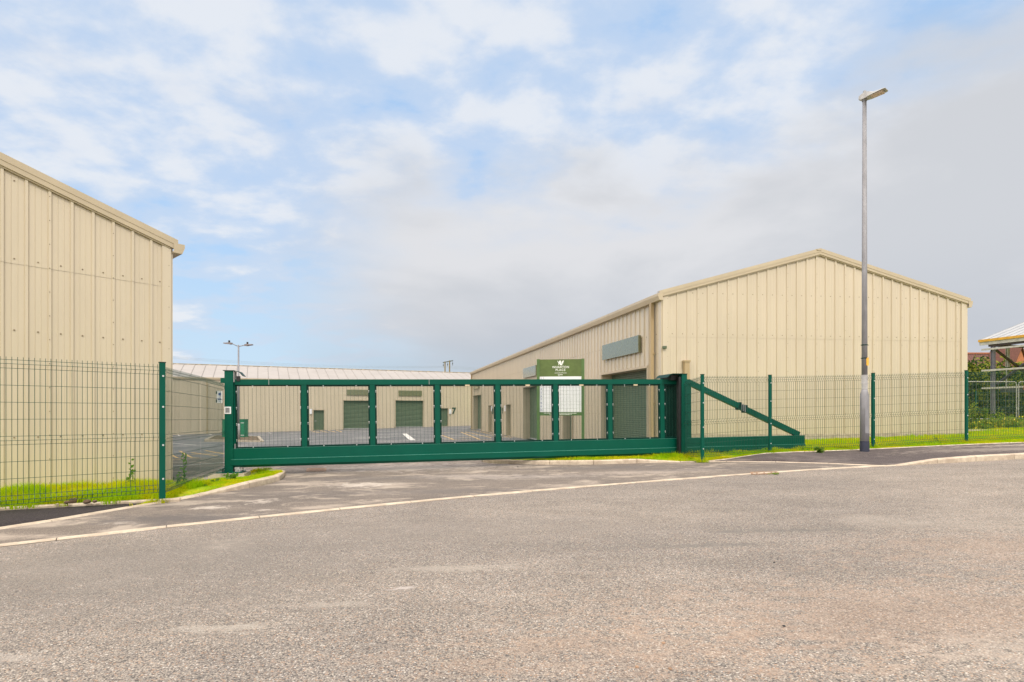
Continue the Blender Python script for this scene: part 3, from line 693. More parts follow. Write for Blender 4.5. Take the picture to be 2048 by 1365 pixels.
for i in range(len(sc)-1):
    a = sc[i]+.05; b = sc[i+1]-.05; t_ = .026 if i == 0 else .034
    m = MB(); y0, y1 = -.03, .02
    m.box(a, a+t_, y0, y1, BT, RB, 0); m.box(b-t_, b, y0, y1, BT, RB, 0); m.box(a+t_, b-t_, y0, y1, RB-t_, RB, 0); m.box(a+t_, b-t_, y0, y1, BT, BT+t_, 0)
    fr = m.build('infill_frame', GREEND, gate)
    m = MB(); n = max(1, round((b-a)/.0762)); r = .002
    for k in range(1, n):
        u = a+(b-a)*k/n; m.box(u-r, u+r, -.008, -.004, BT, RB)
    z = BT+.0127
    while z < RB: m.box(a, b, -.004, -.0012, z-.0013, z+.0013); z += .0127
    m.build('mesh_infill', WIRE, gate)
    cl = []
    for k in range(4):
        z = BT+.17+k*(RB-BT-.30)/3
        cl += [(a+.022, z), (b-.022, z)]
    if b-a > .8:
        for f in (.26, .78): cl += [(a+(b-a)*f, BT+.02), (a+(b-a)*f, RB-.02)]
    for (u, z) in cl:
        m = MB(); m.box(u-.008, u+.008, y0-.010, y0-.001, z-.010, z+.010); m.box(u-.005, u+.005, y0-.012, y0-.001, z-.034, z-.022)
        m.build('clip', BOLT, fr)
for x in (936, 1056, 1163, 1271):
    m = MB(); u = U(x); m.box(u-.05, u+.05, -.053, -.045, RB-.035, RB-.006); m.build('tab', TAN, gate)
m = MB(); a = (U(1377), 0, RT-.062); b = (uE-.10, 0, BT+.02)
m.beam(a, b, .10, .13, (0, 0, 1)); m.build('diagonal_brace', GREEN, gate)
m = MB(); p0 = Vector(a).lerp(Vector(b), .475); d = (Vector(b)-Vector(a)).normalized()
for q in (-.09, .09):
    c = p0+d*q; m.beam(c-d*.02, c+d*.02, .13, .19)
m.beam(p0-d*.12+Vector((0, 0, .0)), p0+d*.12, .06, .12); m.build('brace_joint', GREEND, gate)
m = MB()
for q in (-.05, 0, .05): m.tube([p0+d*q+Vector((0, -.08, -.09)), p0+d*q+Vector((0, -.08, .09))], .011, 6)
m.build('joint_bolts', GALV, gate)
# catch post on the left
z0 = .30
cp = empty('gate_post', (G0.x-.040, G0.y-.04, z0), gang, 'green square catch post at left end of the gate', 'gate post')
m = MB(); m.box(-.078, .078, -.085, .085, 0, 2.0); m.build('post', GREEN, cp)
m = MB(); m.box(-.105, .10, -.1, .1, 2.0, 2.012); m.prism([(.10, 2.012), (.20, 1.985), (.27, 1.90), (.26, 1.895), (.195, 1.973), (.10, 2.0)], (0, -.1, 0), (1, 0, 0), (0, 0, 1), (0, .2, 0)); m.build('hood', GREEND, cp)
m = MB(); m.box(.09, .10, -.09, .09, 1.78, 1.99); m.build('catch_plate', GALVL, cp)
m = MB(); m.box(.13, .19, -.04, .02, 1.80, 1.90); m.build('catch_roller', BLACK, cp)
m = MB(); m.box(-.16, -.086, -.05, .05, 1.76, 1.86); m.build('stub_bracket', GREEN, cp)
m = MB(); m.box(-.075, .045, -.097, -.086, 1.15, 1.29); bx = m.build('card_reader', WHITE, cp)
m = MB(); m.box(-.055, .022, -.1, -.0975, 1.17, 1.27); m.build('reader_face', GALV, bx)
m = MB(); m.box(-.22, .26, -.17, .17, -.018, 0); m.build('base_plate', GREEN, cp)
m = MB()
for x, y in ((-.17, -.12), (.21, -.12), (-.17, .12), (.21, .12)): m.tube([(x, y, 0), (x, y, .06)], .016, 6)
m.box(-.155, -.125, -.1, .1, 0, .07); m.build('anchor_bolts', GALVL, cp)
m = MB(); m.beam((.12, -.05, .01), (.30, -.14, .06), .05, .012); m.box(.12, .2, -.1, -.02, 0, .09); m.beam((.30, -.14, .0), (.30, -.14, .08), .02, .03); m.build('catch_bracket', GALVL, cp)
m = MB(); m.box(.095, .115, -.05, .05, .05, .55); m.build('guide_strip', GALV, cp)
m = MB(); m.hexa([(-.30, -.30, -.22), (.38, -.30, -.22), (.38, .22, -.22), (-.30, .22, -.22), (-.28, -.28, 0), (.36, -.28, 0), (.36, .2, 0), (-.28, .2, 0)])
pc = m.build('concrete_footing', CONC); pc.location = (G0.x-.07, G0.y-.04, z0-.02); pc.rotation_euler = (0, 0, gang); tag(pc, 'rough concrete block under the catch post of the gate', 'footing')
# guide frame on the right
uG = U(1354); pg = G0+ge*uG
gp = empty('gate_post', (pg.x, pg.y, .42), gang, 'dark green guide frame straddling the gate with hooded top', 'gate post')
m = MB(); m.box(-.055, .075, -.33, -.18, -.05, 1.93); m.build('front_post', GREEN, gp)
m = MB(); m.box(-.115, -.056, -.30, -.20, .05, 1.87); m.build('guide_roller_cover', BLACK, gp)
m = MB(); m.box(-.25, .10, .18, .36, -.05, 1.87); m.build('rear_post', GREEND, gp)
m = MB(); m.box(-.27, .08, -.34, .38, 1.93, 1.945); m.prism([(-.27, 1.945), (-.33, 1.925), (-.40, 1.855), (-.39, 1.85), (-.325, 1.91), (-.27, 1.93)], (0, -.3, 0), (1, 0, 0), (0, 0, 1), (0, .62, 0)); m.build('hood', GREEND, gp)
m = MB(); m.box(-.25, .03, -.17, .17, 1.80, 1.92); m.build('roller_box', BLACK, gp)
m = MB(); m.box(-.062, -.056, -.21, -.18, 1.02, 1.05); m.box(-.062, -.056, -.21, -.18, .97, 1.0); m.build('bolt', BOLT, gp)
m = MB(); m.box(-.4, .2, -.4, .45, -.1, -.02); m.build('base', CONC, gp)

# ------------------------------------------------------------------ mesh fences
HZ = [0.0, .05, .10, .30, .50, .70, .75, .80, 1.0, 1.2, 1.4, 1.6, 1.65, 1.70]
VP = [(0, 0), (.05, .035), (.10, 0), (.70, 0), (.75, .035), (.80, 0), (1.6, 0), (1.65, .035), (1.70, 0), (1.735, 0)]
def mesh_panel(a, b, za, zb, nrm, parent, r=.0026, pitch=.05, mat=None):
    a = Vector(a); b = Vector(b); n = Vector(nrm).normalized(); L = (b-a).length; d = (b-a)/L; m = MB()
    k = 0; cnt = int(L/pitch)
    for k in range(cnt):
        s = (k+.5)*L/cnt; p = a+d*s; z = za+(zb-za)*s/L
        for (h0, o0), (h1, o1) in zip(VP, VP[1:]):
            q0 = p+n*o0; q1 = p+n*o1
            m.hexa([V3(q0-d*r-n*r, z+h0), V3(q0+d*r-n*r, z+h0), V3(q0+d*r+n*r, z+h0), V3(q0-d*r+n*r, z+h0), V3(q1-d*r-n*r, z+h1), V3(q1+d*r-n*r, z+h1), V3(q1+d*r+n*r, z+h1), V3(q1-d*r+n*r, z+h1)])
    for h in HZ:
        o = .035 if h in (.05, .75, 1.65) else 0
        o += .005; pa = a+n*o; pb = b+n*o
        m.beam(V3(pa, za+h), V3(pb, zb+h), 2*r, 2*r)
    return m.build('mesh_panel', mat or WIRE, parent, fixn=False)
def fence_post(p, z, h, ang, parent, w_=.06, mat=None):
    e = V3(p, z)
    m = MB(); m.box(-w_/2, w_/2, -.025, .025, -.05, h); po = m.build('post', mat or GREEN, parent); po.location = e; po.rotation_euler = (0, 0, ang)
    m = MB(); m.box(-w_/2-.005, w_/2+.005, -.03, .03, h, h+.012); m.build('cap', GREEND, po)
    m = MB()
    for hh in (.22, .68, 1.2, 1.62): m.tube([(.006, -.032, hh), (.006, -.024, hh)], .013, 6)
    m.build('bolts', BOLT, po)
    return po
fl = empty('mesh_fence', (-4.77, 7.5, .39), 0, 'green wire mesh fence in front of the left warehouse, turning back to the gate', 'fence')
def flp(p, z): return (p[0]+4.77, p[1]-7.5), z-.39
def rel(o, base):          # keep world coordinates while parented to an empty at base
    o.location = Vector(o.location)-Vector(base); return o
FB = (-4.77, 7.5, .39)
dF = (Vector((-5.96, 6.4))-Vector((-4.77, 7.5))).normalized(); pF = Vector((-4.77, 7.5))+dF*2.55
nF = Vector((-dF.y, dF.x)); nF = nF if nF.dot(Vector((4.77, -7.5))) > 0 else -nF
rel(mesh_panel(Vector((-4.77, 7.5))+dF*.03, pF, .40, .41, nF, fl), FB)
rel(fence_post((-4.77, 7.5), .36, 1.80, math.atan2(-dF.y, -dF.x), fl, .07), FB)
rel(fence_post(pF, .38, 1.80, math.atan2(-dF.y, -dF.x), fl, .07), FB)
pR = Vector((-5.74, 10.95)); dR = (pR-Vector((-4.77, 7.5))).normalized(); nR = Vector((dR.y, -dR.x))
rel(mesh_panel(Vector((-4.77, 7.5))+dR*.04, Vector((-4.77, 7.5))+dR*1.9, .38, .36, nR, fl), FB)
rel(mesh_panel(Vector((-4.77, 7.5))+dR*1.91, pR, .36, .33, nR, fl), FB)
# notice plate on the return
m = MB(); m.box(-.05, .05, -.004, .004, -.12, .12); ns = m.build('notice_sign', WHITE); ns.location = (-5.715, 10.75, 1.78); ns.rotation_euler = (0, 0, rad(8))
tag(ns, 'small white notice plate with blue print beside the catch post', 'sign')
m = MB(); m.box(-.02, .025, -.008, -.0045, .03, .08); m.box(-.03, .03, -.008, -.0045, -.055, -.03); m.box(-.02, .02, -.008, -.0045, -.085, -.075); m.box(-.02, .02, -.008, -.0045, -.005, .0); m.build('print', BLUEINK, ns)
m = MB(); m.box(-.07, -.045, -.01, .03, .06, .11); m.box(-.07, -.045, -.01, .03, -.11, -.05); m.build('clamp', BLACK, ns)
# right run
pts = [(3.97, 12.72, .44), (4.06, 11.73, .50), (5.98, 12.75, .555), (8.68, 13.22, .63), (11.36, 13.75, .735), (14.0, 14.2, .83), (16.7, 14.7, .88)]
frt = empty('mesh_fence', pts[1], 0, 'long green wire mesh fence with four posts between gate and right warehouse verge', 'fence')
FB2 = pts[1]; pts_f = list(pts)
for i in range(len(pts)-1):
    a = Vector(pts[i][:2]); b = Vector(pts[i+1][:2]); d = (b-a).normalized(); n = Vector((d.y, -d.x)) if i else Vector((-1, 0))
    rel(mesh_panel(a+d*.03, b-d*.03, pts[i][2]+.02, pts[i+1][2]+.02, n, frt), FB2)
for p in pts[1:]:
    rel(fence_post(p[:2], p[2]-.02, 1.80, rad(14), frt), FB2)
# further run beyond the shed plot
bk = [(19.0, 22.4, .75), (24.9, 29.5, .80), (28.5, 30.2, .85), (33.0, 31.0, .85)]
fb = empty('mesh_fence', bk[1], 0, 'distant green mesh fence in front of the dark hedge at far right', 'fence')
for i in (1, 2):
    a = Vector(bk[i][:2]); b = Vector(bk[i+1][:2]); d = (b-a).normalized()
    rel(mesh_panel(a, b, bk[i][2], bk[i+1][2], (d.y, -d.x), fb, .003, .1), bk[1])
for p in bk[1:]: rel(fence_post(p[:2], p[2], 1.8, 0, fb, .10), bk[1])

# ------------------------------------------------------------------ street lamp
lx, ly = 8.05, 12.56; lz = R(lx, ly)+.085
sl = empty('street_lamp', (lx, ly, lz), 0, 'tall galvanised street lamp standing on the footpath before the right warehouse', 'street lamp')
m = MB(); m.tube([(0, 0, -.1), (0, 0, 1.26), (0, 0, 1.36), (0, 0, 1.42)], [.094, .094, .072, .06], 24); m.build('base_section', GALV, sl, True)
m = MB(); m.tube([(0, 0, 0), (0, 0, .24)], .0965, 24); m.build('base_band', simple('dark_blue_band', (.03, .035, .06), .6), sl)
m = MB(); m.box(-.045, .045, -.0965, -.09, .42, 1.0); m.build('access_door', GALV, sl)
m = MB(); m.tube([(0, 0, 1.40), (0, 0, 4), (0, 0, 8.0)], [.060, .054, .042], 20); m.build('pole', GALV, sl, True)
m = MB(); m.tube([(0, 0, 1.42), (0, 0, 1.75)], .0625, 20); m.build('sleeve', GALVL, sl)
for z in (1.55, 2.12, 2.42): m = MB(); m.tube([(0, 0, z), (0, 0, z+.02)], .066, 16); m.beam((-.09, -.01, z+.01), (.09, -.01, z+.01), .02, .012); m.build('strap', GALVL if z < 2 else GREEND, sl)
m = MB(); m.box(.005, .058, -.064, -.04, 1.96, 2.14); o_ = m.build('id_plate', YELLOWT, sl)
m = MB(); m.tube([(0, 0, 7.98), (0, 0, 8.16)], .036, 14); m.build('spigot', GALVL, sl)
for z in (8.0, 8.03): m = MB(); m.tube([(0, 0, z), (0, 0, z+.012)], .052, 14); m.build('collar', GALV, sl)
hd = MB()      # lantern: driver box over the pole, flat tapering head toward the road
def slab(mb, rows, m=0):
    n = len(rows[0]); base = len(mb.v)
    for r in rows: mb.v += r
    for i in range(len(rows)-1):
        for k in range(n): mb.f.append((base+i*n+k, base+i*n+(k+1) % n, base+(i+1)*n+(k+1) % n, base+(i+1)*n+k)); mb.m.append(m)
    mb.f.append(tuple(base+k for k in range(n))); mb.m.append(m); mb.f.append(tuple(base+(len(rows)-1)*n+k for k in reversed(range(n)))); mb.m.append(m)
ring = lambda y, w_, z0, z1: [(-w_, y, z0-8.15), (w_, y, z0-8.15), (w_*.85, y, z1-8.15), (-w_*.85, y, z1-8.15)]
slab(hd, [ring(.11, .04, 8.12, 8.19), ring(.06, .06, 8.09, 8.21), ring(-.04, .085, 8.085, 8.23), ring(-.12, .11, 8.09, 8.19), ring(-.22, .12, 8.10, 8.14), ring(-.40, .115, 8.12, 8.14), ring(-.44, .10, 8.125, 8.138)])
ho = hd.build('lamp_head', GALVL, sl); ho.location = (0, 0, 8.10); ho.rotation_euler = (rad(1), 0, rad(38))
m = MB(); m.box(-.08, .08, -.38, -.14, -.066, -.030); mo = m.build('light_panel', simple('lantern_glass', (.55, .42, .35), .2), ho)
m = MB(); m.tube([(0, .0, .07), (0, .0, .13)], .03, 12); m.build('photocell', GALVL, ho)

# yard lamp
yx, yyy = P(477, 881.5)
yl = empty('yard_lamp', (yx, yyy, R(yx, yyy)), 0, 'twin arm lamp on a grey pole inside the yard', 'lamp')
k_ = yyy/F
m = MB(); m.tube([(0, 0, 0), (0, 0, 1.05), (0, 0, 1.15)], [.11, .11, .07], 14); m.build('base_section', GALVL, yl, True)
H_ = 191*k_; m = MB(); m.tube([(0, 0, 1.1), (0, 0, H_)], [.07, .05], 12); m.build('pole', GALV, yl, True)
for sg, ex, eh, fac in ((-1, 29*k_, 6.5*k_, 1), (1, 28*k_, 3.5*k_, 1)):
    m = MB(); m.tube([(0, 0, H_-.1), (sg*ex*.48, 0, H_+(.35 if sg < 0 else -.02)*.3)], .03, 8)
    m.build('arm', GALV, yl)
    z1 = H_+(.10 if sg < 0 else -.01); z2 = H_-.1+eh
    hb = MB(); x0 = sg*ex*.42; x1 = sg*ex
    slab(hb, [[(x0+(x1-x0)*f, -w_, z1+(z2-z1)*f-t_), (x0+(x1-x0)*f, w_, z1+(z2-z1)*f-t_), (x0+(x1-x0)*f, w_*.8, z1+(z2-z1)*f+t_), (x0+(x1-x0)*f, -w_*.8, z1+(z2-z1)*f+t_)] for f, w_, t_ in ((0, .05, .05), (.3, .13, .07), (.6, .16, .04), (1, .13, .03))])
    hh = hb.build('lamp_head', simple('grey_brown_lantern', (.16, .13, .13), .5), yl)
    m = MB(); f = .38; m.tube([(x0+(x1-x0)*f, 0, z1+(z2-z1)*f+.04), (x0+(x1-x0)*f, 0, z1+(z2-z1)*f+.20)], .06, 8); m.build('photocell', BLACK, hh)

# green cabinet
cx, cy = P(465.5, 878.5); cy += .35
cb = empty('utility_cabinet', (cx, cy, R(cx, cy)), 0, 'green metal utility cabinet behind the gate post', 'cabinet'); kk = cy/F
hw = 22.5*kk; m = MB(); m.box(-hw, hw, -.25, .25, 0, 1.40); m.build('housing', simple('mid_green_cabinet', (.01, .17, .085), .5), cb)
m = MB(); m.box(-hw-.03, hw+.03, -.28, .28, 1.40, 1.45); m.build('lid', simple('mid_green_cabinet', (.01, .17, .085), .5), cb)
m = MB()
for z in (.25, 1.15): m.box(hw-.3, hw-.05, -.265, -.251, z, z+.05)
m.build('hinge', BOLT, cb)
for q in (-1, 1): m = MB(); m.box(q*hw/2-hw/2+.03, q*hw/2+hw/2-.03, -.262, -.251, .08, 1.34); m.build('door', simple('mid_green_cabinet', (.01, .17, .085), .5), cb)

# ------------------------------------------------------------------ notice board
bz = 16.0; pm = 1100/bz
bX = (1120.5-1024)/pm; bG = R(bX, bz); rot = rad(-8)
nb = empty('notice_board', (bX, bz, 0), rot, 'olive green estate notice board with white tenant list behind the gate', 'notice board')
Zp = lambda y: EYE-(y-HY)/pm
xl, xr = -47/pm*1.0, 48/pm; zt = Zp(718.5)
for x, nm in ((xl, 0), (xr-.0, 1)):
    m = MB(); a = x if nm == 0 else x-.085; m.box(a, a+.085, -.045, .045, bG-.1, zt); m.build('post', simple('olive_board_green', (.085, .155, .045), .45), nb)
OB = MATS['olive_board_green']
m = MB(); m.box(xl+.085, xr-.085, -.02, .02, Zp(753.5), zt-.01); hp = m.build('header_panel', simple('olive_header', (.095, .14, .035), .5), nb)
m = MB(); m.box(xl+.085, xr-.085, -.025, .015, Zp(824.5), Zp(753.5)-.001); lp = m.build('list_panel', simple('white_list_panel', (.78, .79, .84), .45, 0, .02), nb)
m = MB(); m.box(xl+.085, xr-.085, -.02, .02, Zp(831.5), Zp(824.5)-.001); bp = m.build('footer_panel', simple('olive_board_green', (.085, .155, .045)), nb)
fx = lambda x: (x-1120.5)/pm
rr, nn_ = (1, 0, 0), (0, -1, 0)
text('WHARTON', .088, (fx(1121.3), -.024, Zp(735.0)), rr, nn_, 'lettering', TEXTW, hp, .003, .012, 1.12)
text('PLACE', .088, (fx(1121.0), -.024, Zp(740.7)), rr, nn_, 'lettering', TEXTW, hp, .003, .012, 1.2)
text('GAINSBOROUGH', .038, (fx(1121.3), -.024, Zp(746.6)), rr, nn_, 'lettering', TEXTW, hp, .003, .008, 1.2)
text('by', .05, (fx(1117.7), -.024, Zp(750.2)), rr, nn_, 'lettering', TEXTW, hp, .003, .03, 1.0)
m = MB()
for k in range(5): m.box(fx(1119.6+k*1.15), fx(1120.5+k*1.15), -.026, -.021, Zp(750.9)+(.006 if k % 2 else 0), Zp(749.4))
lg = lambda pts: [(fx(1040+a/7.58), Zp(700+b/7.58)) for a, b in pts]
m.build('lettering', TEXTW, hp)
m = MB()
for pl_ in ([(560, 164), (569, 172), (590, 190), (600, 212), (592, 204), (575, 190)], [(583, 180), (600, 200), (590, 235), (584, 235)], [(600, 166), (616, 164), (643, 236), (612, 236), (600, 212), (590, 182)], [(668, 162), (640, 172), (632, 192), (645, 226)]):
    m.prism(lg(pl_), (0, -.021, 0), (1, 0, 0), (0, 0, 1), (0, -.005, 0))
m.build('emblem', TEXTW, hp)
for k in range(10):
    y = 757.5+k*7.03; text(str(k+1), .075, (fx(1082.5), -.029, Zp(y)), rr, nn_, 'lettering', BLUEINK, lp, .002, .0, 1.0)
m = MB(); m.box(fx(1086.4), fx(1086.9), -.028, -.0255, Zp(824), Zp(754)); 
for k in range(9): m.box(fx(1079.5), fx(1161), -.027, -.0255, Zp(761.1+k*7.03), Zp(760.9+k*7.03))
m.build('rule_lines', GALV, lp)
m = MB(); rr_ = random.Random(3)
for row, (a, b) in ((826.8, (1088, 1153)), (829.2, (1099, 1143))):
    x = a
    while x < b: wd = rr_.uniform(.8, 3); m.box(fx(x), fx(x+wd), -.026, -.021, Zp(row+.55), Zp(row-.55)); x += wd+.8
m.build('lettering', TEXTW, bp)

# ------------------------------------------------------------------ power line
pz = 100.0; pm = 1100/pz; pX = lambda x, z=pz: (x-1024)*z/1100; pZ = lambda y, z=pz: EYE+(HY-y)*z/1100
pole = empty('power_pole', (pX(894.5), pz, 0), 0, 'twin wooden power pole with crossarm above the far roof', 'power pole')
m = MB(); 
ends = []
for x, y, z in ((890, 723.6, 101.2), (899.2, 721.4, 98.8)):
    m = MB(); X0 = pX(x, z)-pX(894.5); m.tube([(X0, z-pz, -1.5), (X0, z-pz, pZ(y, z))], [.16, .11], 10); m.build('pole', WOOD, pole, True)
a = (pX(886.3, 102.2)-pX(894.5), 2.2, pZ(725.5, 102.2)); b = (pX(905.6, 97.4)-pX(894.5), -2.6, pZ(721.8, 97.4))
m = MB(); m.beam(a, b, .14, .14); m.build('crossarm', simple('dark_steel', (.07, .08, .10), .6), pole)
ins = []
for f in (.02, .47, .98):
    p = Vector(a).lerp(Vector(b), f); m = MB(); m.tube([p, p+Vector((0, 0, -.30))], .015, 6); m.tube([p+Vector((0, 0, -.3)), p+Vector((0, 0, -.5)), p+Vector((0, 0, -.7))], [.05, .09, .05], 8); m.tube([p+Vector((0, 0, -.7)), p+Vector((0, 0, -.95))], .02, 6)
    m.build('insulator', MATS['dark_steel'], pole); ins.append(p+Vector((pX(894.5), pz, -.95)))
pw = empty('power_line', (0, 0, 0), 0, 'three thin overhead wires crossing low in the sky', 'power lines')
for p in ins:
    m = MB()
    for q, sg in ((Vector((-52, 82, 9.6)), 1), (Vector((45, 124, 9.0)), 1)):
        e = q+Vector(((p.x-ins[1].x)*1.0, p.y-ins[1].y, p.z-ins[1].z)); pts_ = []
        for k in range(15): f = k/14; c = p.lerp(e, f); c.z -= 1.3*4*f*(1-f)*.45; pts_.append(c)
        m.tube(pts_, .012, 4, cap=False)
    m.build('wire', simple('wire_grey', (.20, .22, .25), .6), pw)

# ------------------------------------------------------------------ foliage
def leafmesh(name, pts, size, mat, parent=None, ext=None):
    n = len(pts); pts = np.asarray(pts); a = rng.normal(size=(n, 3)); a /= np.linalg.norm(a, axis=1)[:, None]
    b = rng.normal(size=(n, 3)); b -= a*(a*b).sum(1)[:, None]; b /= np.linalg.norm(b, axis=1)[:, None]
    sz = size*rng.uniform(.6, 1.3, n)[:, None]; a = a*sz; b = b*sz*.55
    v = np.stack([pts-a, pts+b*.9, pts+a, pts-b*.9], 1).reshape(-1, 3)
    me = bpy.data.meshes.new(name); me.from_pydata(v.tolist(), [], [(4*i, 4*i+1, 4*i+2, 4*i+3) for i in range(n)])
    mats = mat if isinstance(mat, (list, tuple)) else [mat]
    for q in mats: me.materials.append(q)
    if len(mats) > 1: me.polygons.foreach_set('material_index', rng.choice(len(mats), n, p=ext or None).astype(int))
    o = bpy.data.objects.new(name, me); COL.objects.link(o)
    if parent: o.parent = parent
    return o
def bush(name, c, r, n, size, mat, label, cat, group=None, ext=None, clumps=18):
    t = empty(name, c, 0, label, cat, group); P_ = []
    cl = []
    for k in range(clumps):
        d = rng.normal(size=3); d /= np.linalg.norm(d); d *= rng.uniform(.45, .85); d[2] = abs(d[2])*1.1; cl.append((d, rng.uniform(.22, .42)))
    per = n//clumps
    for d, q in cl:
        w_ = rng.normal(size=(per, 3)); w_ /= np.linalg.norm(w_, axis=1)[:, None]; w_ *= q*rng.uniform(.5, 1.08, per)[:, None]; P_.append((w_+d)*np.array(r))
    P_ = np.vstack(P_); P_ = P_[P_[:, 2] > 0]
    leafmesh('foliage', P_, size, mat, t, ext)
    m = MB()
    for k in range(6):
        d, q = cl[k]; e = d*np.array(r)*.8; m.tube([(0, 0, -.05), (e[0]*.3, e[1]*.3, e[2]*.45), tuple(e)], [.03, .02, .008], 5)
    m.build('stems', BARK, t); return t
def atpx(x, y, z): return ((x-1024)*z/1100, z, EYE-(y-HY)*z/1100)
# hedge plants behind the shed plot
hz = [(1918, 790, 34, 2.0, 3.6), (1946, 770, 34.5, 1.8, 4.1), (1975, 775, 36, 2.2, 3.9), (2006, 772, 35, 1.9, 4.0), (2036, 768, 34, 2.0, 3.8), (2066, 772, 35, 2.0, 3.9)]
for i, (x, y, z, r_, h_) in enumerate(hz):
    X = (x-1024)*z/1100
    bush('hedge_shrub', (X, z, .55), (r_, 1.3, h_), 7500, .11, [LEAFD, LEAFY], ['dark hedge shrub nearest the right warehouse corner', 'hedge shrub with pale shoots behind the distant green fence post', 'hedge shrub behind the grey steel column', 'hedge shrub below the crossing braces', 'hedge shrub at the right photo edge behind the wire panels', 'outermost hedge shrub cut by the photo edge'][i], 'shrub', 'shrubs in the dark hedge', [.5, .5])
for i, (x, y, z, rx, h_, lab) in enumerate([(1957, 842, 23.5, .6, 1.1, 'round yellow green bush beside the far green fence post'), (2004, 845, 24, .8, 1.2, 'wide flowering bush below the steel frame'), (1938, 850, 22, .4, .5, 'small pale bush at the right warehouse corner'), (2044, 850, 23, .7, .6, 'low bush at the foot of the wire panels')]):
    p = atpx(x, y, z); bush('bush', (p[0], p[1], .62), (rx, .55, h_), 2200, .05, [LEAFY, LEAFD, LEAFW], lab, 'bush', None, [.5, .2, .3], 12)
for i, (x, z, rx) in enumerate([(1955, 20.6, .7), (1990, 20.9, .8), (2030, 20.5, .9), (1976, 21.8, .7), (2052, 21.5, .8)]):
    X = (x-1024)*z/1100; bush('plant', (X, z, R(X, z)), (rx, .5, .38), 1300, .045, [LEAFY, LEAFW, FLOWER], ['low leafy weeds left of the pale kerb behind the fence', 'low yellow flowering weeds under the steel frame', 'sprawling weeds at the right photo edge', 'weed clump behind the others by the bare patch', 'outermost weed clump at the photo edge'][i], 'weeds', 'weeds on the plot', [.5, .42, .08], 10)
# pale kerb and bare patch of the plot
m = MB(); a = atpx(1925, 864, 19.6); m.beam((a[0], 19.4, R(a[0], 19.4)+.04), (25, 20.3, .72), .12, .14); tag(m.build('kerb_plot', KERB), kind='structure')
m = MB(); m.beam((19.8, 22.8, .72), (30, 23.6, .75), .15, .10); tag(m.build('kerb_back', KERB), kind='structure')
# shed: steel frame with roof
sx, sy = 24.4, 28.0; sd_ = Vector((-.2375, .9714)); sg_ = Vector((.9714, .2375)); zg = .75
sh = empty('steel_shed', (sx, sy, zg), 0, 'unfinished steel frame shed with grey sheet roof at the right edge', 'steel frame')
def SP(a, b, z): q = sg_*a+sd_*b; return (q.x, q.y, z-zg)
ez = EYE+(HY-694)*28/1100
def icol(a, b, z0, z1, mat, w_=.2):
    m = MB(); c = Vector(SP(a, b, z0)); t_ = .02
    for dx_, dy_, wx, wy in ((0, -w_/2, w_, t_), (0, w_/2, w_, t_), (0, 0, t_, w_)):
        m.box(c.x+dx_-wx/2, c.x+dx_+wx/2, c.y+dy_-wy/2, c.y+dy_+wy/2, z0-zg, z1-zg)
    m.build('column', mat, sh)
icol(-.02, -.1, zg-.1, ez, PURPLE, .13)
for b in (-5.5, -11): icol(-.02, b, zg-.1, ez, PURPLE, .24)
for b in (-.1, -5.5, -11): icol(9.5, b, zg-.1, ez, PURPLE, .24)
icol(1.25, .1, EYE+(HY-735)*28.6/1100, ez, GALVL, .11)
hr = 5.0
for k, (a0, dirn) in enumerate(((-.15, 1), (10.15, -1))):
    m = MB(); e = ez+.35; dz = .34
    pt = lambda t, b, h: SP(a0+dirn*t, b, e+dz*t+h)
    m.hexa([pt(0, .5, 0), pt(0, -12, 0), pt(5.15, -12, 0), pt(5.15, .5, 0), pt(0, .5, .05), pt(0, -12, .05), pt(5.15, -12, .05), pt(5.15, .5, .05)])
    q = .48
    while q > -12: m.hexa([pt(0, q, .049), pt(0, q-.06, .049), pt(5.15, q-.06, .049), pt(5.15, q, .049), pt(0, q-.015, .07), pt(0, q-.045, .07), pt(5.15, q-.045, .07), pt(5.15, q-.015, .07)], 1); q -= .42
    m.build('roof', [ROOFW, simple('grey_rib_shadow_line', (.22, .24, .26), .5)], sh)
m = MB(); m.beam(SP(-.16, .5, ez+.34), SP(-.16, -12, ez+.34), .06, .12); m.build('eave_edge', OCHRE, sh)
m = MB(); m.beam(SP(-.10, .48, ez+.20), SP(-.10, -12, ez+.20), .06, .18); m.build('eave_board', GALVL, sh)
m = MB(); m.beam(SP(.0, .1, ez+.06), SP(.0, -12, ez+.06), .12, .1); m.beam(SP(.0, -.1, ez+.06), SP(9.5, -.1, ez+.06), .12, .12); m.build('eave_beam', BROWNST, sh)
for y in (697, 740, 776):
    z = EYE+(HY-y)*27.6/1100; m = MB(); m.beam(SP(-.15, .35, z), SP(-.15, -12, z), .05, .09 if y != 776 else .08); m.build('side_rail', GALVL, sh)
bh = ez-.1; bl = EYE+(HY-770)*28/1100
m = MB(); m.beam(SP(.05, -.1, bh), SP(3.3, -.1, bl), .08, .10); m.beam(SP(.1, -.16, bl), SP(3.3, -.16, bh), .08, .10); m.build('cross_brace', BROWNST, sh)
m = MB(); z = EYE+(HY-735)*28/1100; m.tube([SP(1.25, .15, z-1.0), SP(1.25, .15, z)], .03, 8); m.build('prop', GALVL, sh)
m = MB(); m.beam(SP(.2, -.4, EYE+(HY-781)*27.6/1100), SP(6, -.4, EYE+(HY-781)*27.6/1100), .25, .22); m.build('lower_beam', simple('dark_slate_steel', (.05, .06, .075), .5), sh)
